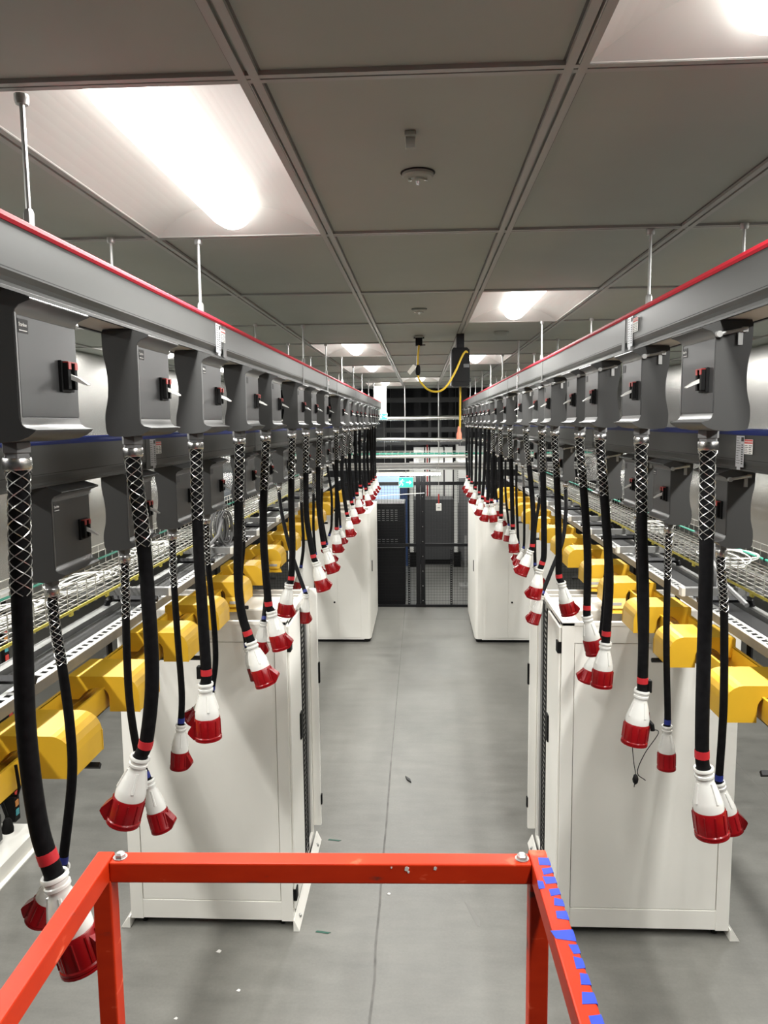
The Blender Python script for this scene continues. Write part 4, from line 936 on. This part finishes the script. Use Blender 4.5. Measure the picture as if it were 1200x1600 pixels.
# crossing basket tray and struts
t = thing('cross_tray', 'wire basket tray crossing the aisle above the fence', 'cable tray', (0, 13.0, 2.62))
b = MB()
for k in range(7): b.box(-2.8, 2.8, -.2+.4*k/6-.003, -.2+.4*k/6+.003, -.003, .003)
for sy in (-1, 1):
    for z in (.05, .1): b.box(-2.8, 2.8, sy*.2-.003, sy*.2+.003, z-.003, z+.003)
x = -2.8
while x < 2.8:
    b.box(x-.003, x+.003, -.2, .2, -.008, -.003)
    for sy in (-1, 1): b.box(x-.003, x+.003, sy*.2-.003, sy*.2+.003, -.008, .1)
    x += .1
b.build('wire_mesh', 'wire', t)
b = MB()
for k in range(5): b.tube([(-2.8, -.15+.07*k, .012+.004*(k % 2)), (-.3, -.14+.07*k, .02), (2.8, -.15+.07*k, .012)], .008, 6)
b.build('white_cables', 'whitecable', t)
b = MB(); b.tube([(-2.8, -.19, .06), (2.8, -.19, .06)], .008, 6); b.tube([(-2.8, .19, .06), (2.8, .19, .06)], .008, 6); b.build('earth_cable', 'greenstrip', t)
for k, (z, y_) in enumerate(((2.50, 12.95), (2.435, 13.05))):
    b = MB(); b.box(-2.8, 2.8, y_-.02, y_+.02, z-.03, z+.03); b.box(-2.8, 2.8, y_-.022, y_-.02, z-.008, z+.008, 1)
    tag(b.build('cross_beam', ['galv', 'midgrey']), '%s galvanized beam under the crossing basket tray' % ('upper', 'lower')[k], 'beam')
t = thing('batten_light', 'long white batten light hanging above the fence', 'batten light', (-.25, 12.95, 2.345))
b = MB(); b.box(-.56, .56, -.03, .03, .012, .035); b.build('batten_body', 'plugwhite', t)
b = MB(); b.tube([(-.555, 0, 0), (.555, 0, 0)], .026, 14); b.build('lamp_tube', 'batten', t)
b = MB(); b.box(-.5, -.49, -.004, .004, .03, .12); b.box(.49, .5, -.004, .004, .03, .12); b.build('hanger', 'galv', t)
# added battens, kept out of sight by the beams, brightening the space past the fence
for k, (x, yb_, zb_) in enumerate(((-.75, 15.3, 2.33), (.75, 15.3, 2.33), (-.7, 17.35, 2.22), (.75, 17.35, 2.22))):
    t = thing('batten_light', 'added fill batten hidden behind the crossing beams, %s one' % ('nearer left', 'nearer right', 'farther left', 'farther right')[k], 'batten light', (x, yb_, zb_))
    b = MB(); b.box(-.6, .6, -.03, .03, .012, .04); b.build('batten_body', 'plugwhite', t)
    b = MB(); b.tube([(-.595, 0, 0), (.595, 0, 0)], .026, 12); b.build('lamp_tube', 'batten', t)
    b = MB(); b.tube([(0, 0, .03), (0, 0, 5.6-zb_)], .004, 6); b.build('hanger', 'galv', t)
# exit signs
def exit_sign(x, y, z, w_, h, label):
    t = thing('exit_sign', label, 'exit sign', (x, y, z))
    b = MB(); b.box(-w_/2-.008, w_/2+.008, 0, .02, -h/2-.008, h/2+.008); b.build('sign_case', 'plugwhite', t, .003)
    b = MB(); b.box(-w_/2, w_/2, -.003, .0, -h/2, h/2); f = b.build('sign_face', 'exit', t)
    b = MB(); y_ = -.0055; u = h
    def poly(ps): b.prism([(p[0]*u, p[1]*u) for p in ps], 'y', -.005, -.003)
    ax = .33
    poly([(ax-.30, -.06), (ax+.02, -.06), (ax+.02, -.22), (ax+.26, 0), (ax+.02, .22), (ax+.02, .06), (ax-.30, .06)])
    mx = -.42
    b.lathe([(.055*u, -.005), (.055*u, -.003)], 12, at=((mx+.06)*u, 0, .3*u), axis='y')
    poly([(mx-.05, .22), (mx+.06, .2), (mx+.02, -.04), (mx-.1, -.03)])
    poly([(mx-.1, -.02), (mx-.02, -.06), (mx-.08, -.2), (mx-.25, -.36), (mx-.3, -.3), (mx-.15, -.16)])
    poly([(mx-.03, -.0), (mx+.03, -.05), (mx+.16, -.17), (mx+.08, -.36), (mx+.02, -.33), (mx+.07, -.18)])
    poly([(mx+.04, .2), (mx+.2, .08), (mx+.28, .14), (mx+.25, .18), (mx+.2, .13), (mx+.07, .22)])
    poly([(mx-.04, .21), (mx-.2, .14), (mx-.2, .0), (mx-.15, .0), (mx-.15, .1), (mx-.04, .16)])
    b.build('pictogram', 'exitwhite', f)
    b = MB(); b.tube([(0, .01, h/2), (0, .01, h/2+.12)], .005, 6); b.build('hanger', 'galv', t)
exit_sign(-.273, 12.9, 2.205, .235, .165, 'green exit sign with running figure and arrow under the batten light')
exit_sign(-.66, 13.34, 3.31, .12, .10, 'small green exit sign at the foot of the white hanging box')
simple('hanging_box', 'plugwhite', 'white sheet metal box hanging at the far left end of the busways', 'box', [(-.82, -.61, 13.37, 13.5, 3.26, CEIL)], .003)
t = thing('pendant_socket', 'white pendant socket on a red flex before the fence', 'pendant socket', (.272, 12.75, 0))
b = MB(); b.tube([(0, 0, 1.89), (0, 0, CEIL)], .004, 6); b.build('flex', 'galv', t)
b = MB(); b.tube([(0, 0, 1.86), (0, 0, 2.02)], .011, 8); b.build('red_sleeve', 'red2', t)
b = MB(); b.box(-.045, .045, -.03, .03, 1.745, 1.86); b.box(-.02, .02, -.034, -.03, 1.79, 1.80, 1); o = b.build('socket', ['plugwhite', 'ink'], t, .006)
b = MB(); b.tube([(-.95, 13.167, 1.945), (.04, 13.167, 2.0)], .005, 6); tag(b.build('white_line', 'whitecable'), 'thin white line stretched across the fence', 'line')

# ------------------------------------------------------------------ lift with orange guard rail
yaw = math.radians(1.45)
t = thing('lift_platform', 'orange guard rail of the lift platform with blue tape scraps', 'lift', (-.163, .4, 0), yaw)
W2 = .405; q = .0165; zt_ = 2.434
def rail(name, x0, x1, y0, y1, z0, z1, bev=.003):
    b = MB(); b.box(x0, x1, y0, y1, z0, z1); return b.build(name, 'rail', t, bev)
rail('front_rail', -W2+.031, W2-.031, .868, .905, zt_-.042, zt_-.004)
L_ = rail('side_rail', -W2-.0, -W2+.0315, -1.0, .90, zt_-.04, zt_); R_ = rail('side_rail', W2-.0315, W2, -1.0, .91, zt_-.04, zt_)
for x in (-W2, W2-.034):
    for y in (.866, -.98): rail('post', x, x+.034, y, y+.036, 1.36, zt_-.038)
for x in (-W2+.046, W2-.046):
    b = MB(); b.lathe([(.0095, zt_-.004), (.0095, zt_+.003), (.006, zt_+.006)], 6, at=(x, .886, 0)); b.lathe([(.0125, zt_-.004), (.0125, zt_-.002)], 14, at=(x, .886, 0)); b.build('bolt', 'galv', t)
rail('mid_rail', -W2, -W2+.03, -.96, .87, 1.88, 1.91); rail('mid_rail', W2-.03, W2, -.96, .87, 1.88, 1.91); rail('mid_rail', -W2+.034, W2-.034, .868, .9, 1.88, 1.91)
for px_, pz_, w_ in ((.155, zt_-.012, .004), (.158, zt_-.018, .002), (.205, zt_-.011, .003), (.128, zt_-.01, .0015)):
    b = MB(); b.prism([(px_-w_, pz_-w_*.9), (px_+w_*.4, pz_-w_*1.3), (px_+w_, pz_+w_*.3), (px_+w_*.1, pz_+w_), (px_-w_*.8, pz_+w_*.6)], 'y', .8672, .868); o = b.build('paint_fleck', 'plugwhite', t); o['label'] = 'white paint fleck on the front rail'
rng = random.Random(3)
tape = [(.86, .4, 1.0, .022), (.835, .5, 1.0, .018), (.805, .35, 1.0, .02), (.79, .0, .3, .022), (.775, .45, 1.0, .018), (.745, .55, 1.0, .018), (.712, .4, 1.0, .022), (.665, .02, 1.0, .024), (.635, .62, 1.0, .02), (.605, .6, 1.0, .02), (.57, .55, 1.0, .024), (.535, .4, 1.0, .024), (.49, .45, 1.0, .03), (.45, .45, 1.0, .028)]
for y, a, c, h in tape:
    x0, x1 = W2-.0315+.0315*a, W2-.0315+.0315*c
    j = lambda k: rng.uniform(-k, k)
    b = MB(); b.prism([(x0+j(.002), y+j(.004)), (x1, y+j(.004)), (x1, y+h), (x0+j(.004), y+h+j(.006))], 'z', zt_, zt_+.0006)
    if c == 1.0: b.box(W2, W2+.0006, y+.003, y+h-.002, zt_-.014, zt_)
    o = b.build('tape_scrap', 'bluetape', t); o['label'] = 'bright blue tape scrap'
b = MB(); b.box(-W2, W2, -1.0, .91, 1.32, 1.36); b.build('deck', 'midgrey', t, .004)
b = MB(); b.box(-.36, .36, -1.1, .75, .08, .3); b.build('chassis', 'rail', t, .01)
for k in range(4):
    z0 = .30+.255*k; z1 = z0+.255
    for s in (-1, 1):
        b = MB(); b.tube([(s*.28, -.9, z0), (s*.28, .6, z1)], .025, 4, sm=False); b.tube([(s*.22, .6, z0), (s*.22, -.9, z1)], .025, 4, sm=False); b.build('scissor_arm', 'darkgrey', t)
for x in (-.3, .3):
    for y in (-.95, .6):
        b = MB(); b.lathe([(.03, -.03), (.1, -.03), (.1, .03), (.03, .03)], 18, at=(x, y, .1), axis='x'); b.build('wheel', 'black', t)

# ------------------------------------------------------------------ bits on the floor
for k, (x, y, sz, where) in enumerate(((-1.254, 4.31, .018, 'left of the front rail post, nearer the cabinet'), (-1.056, 3.991, .013, 'farther right of the left rail post'), (-1.347, 3.772, .012, 'close to the bottom edge at left'), (-.239, 4.923, .014, 'beside the floor joint under the front rail'))):
    b = MB(); b.prism([(x-sz, y-sz*.4), (x+sz*.5, y-sz*.8), (x+sz*.8, y+sz*.3), (x-sz*.2, y+sz*.9)], 'z', .001, .004)
    tag(b.build('paper_scrap', 'paper'), 'white paper scrap on the floor %s' % where, 'paper scrap', 'paper scraps on the floor')
for k, (x, y, w_, where) in enumerate(((-.688, 5.592, .105, 'behind the front rail'), (-.639, 4.51, .1, 'beside the left cabinet foot'))):
    b = MB(); b.prism([(x-w_/2, y), (x-w_/2+.01, y+.014), (x+w_/2, y+.0), (x+w_/2-.02, y-.014)], 'z', .001, .003)
    tag(b.build('tape_strip', 'greentape'), 'dark green tape strip on the floor %s' % where, 'tape strip')
b = MB(); b.prism([(-.165, 6.68), (-.12, 6.62), (-.11, 6.56), (-.15, 6.61)], 'z', .001, .012); tag(b.build('dark_crumb', 'ink'), 'small dark crumb on the floor right of the joint', 'debris')
b = MB(); b.prism([(.27, 4.86), (.285, 4.87), (.36, 4.66), (.355, 4.6), (.335, 4.61)], 'z', .0004, .0009); b.prism([(.3, 5.0), (.305, 5.0), (.33, 4.9), (.325, 4.9)], 'z', .0004, .0009)
tag(b.build('scuff_mark', 'scuff'), 'grey scuff mark on the floor before the right cabinet', 'scuff mark')
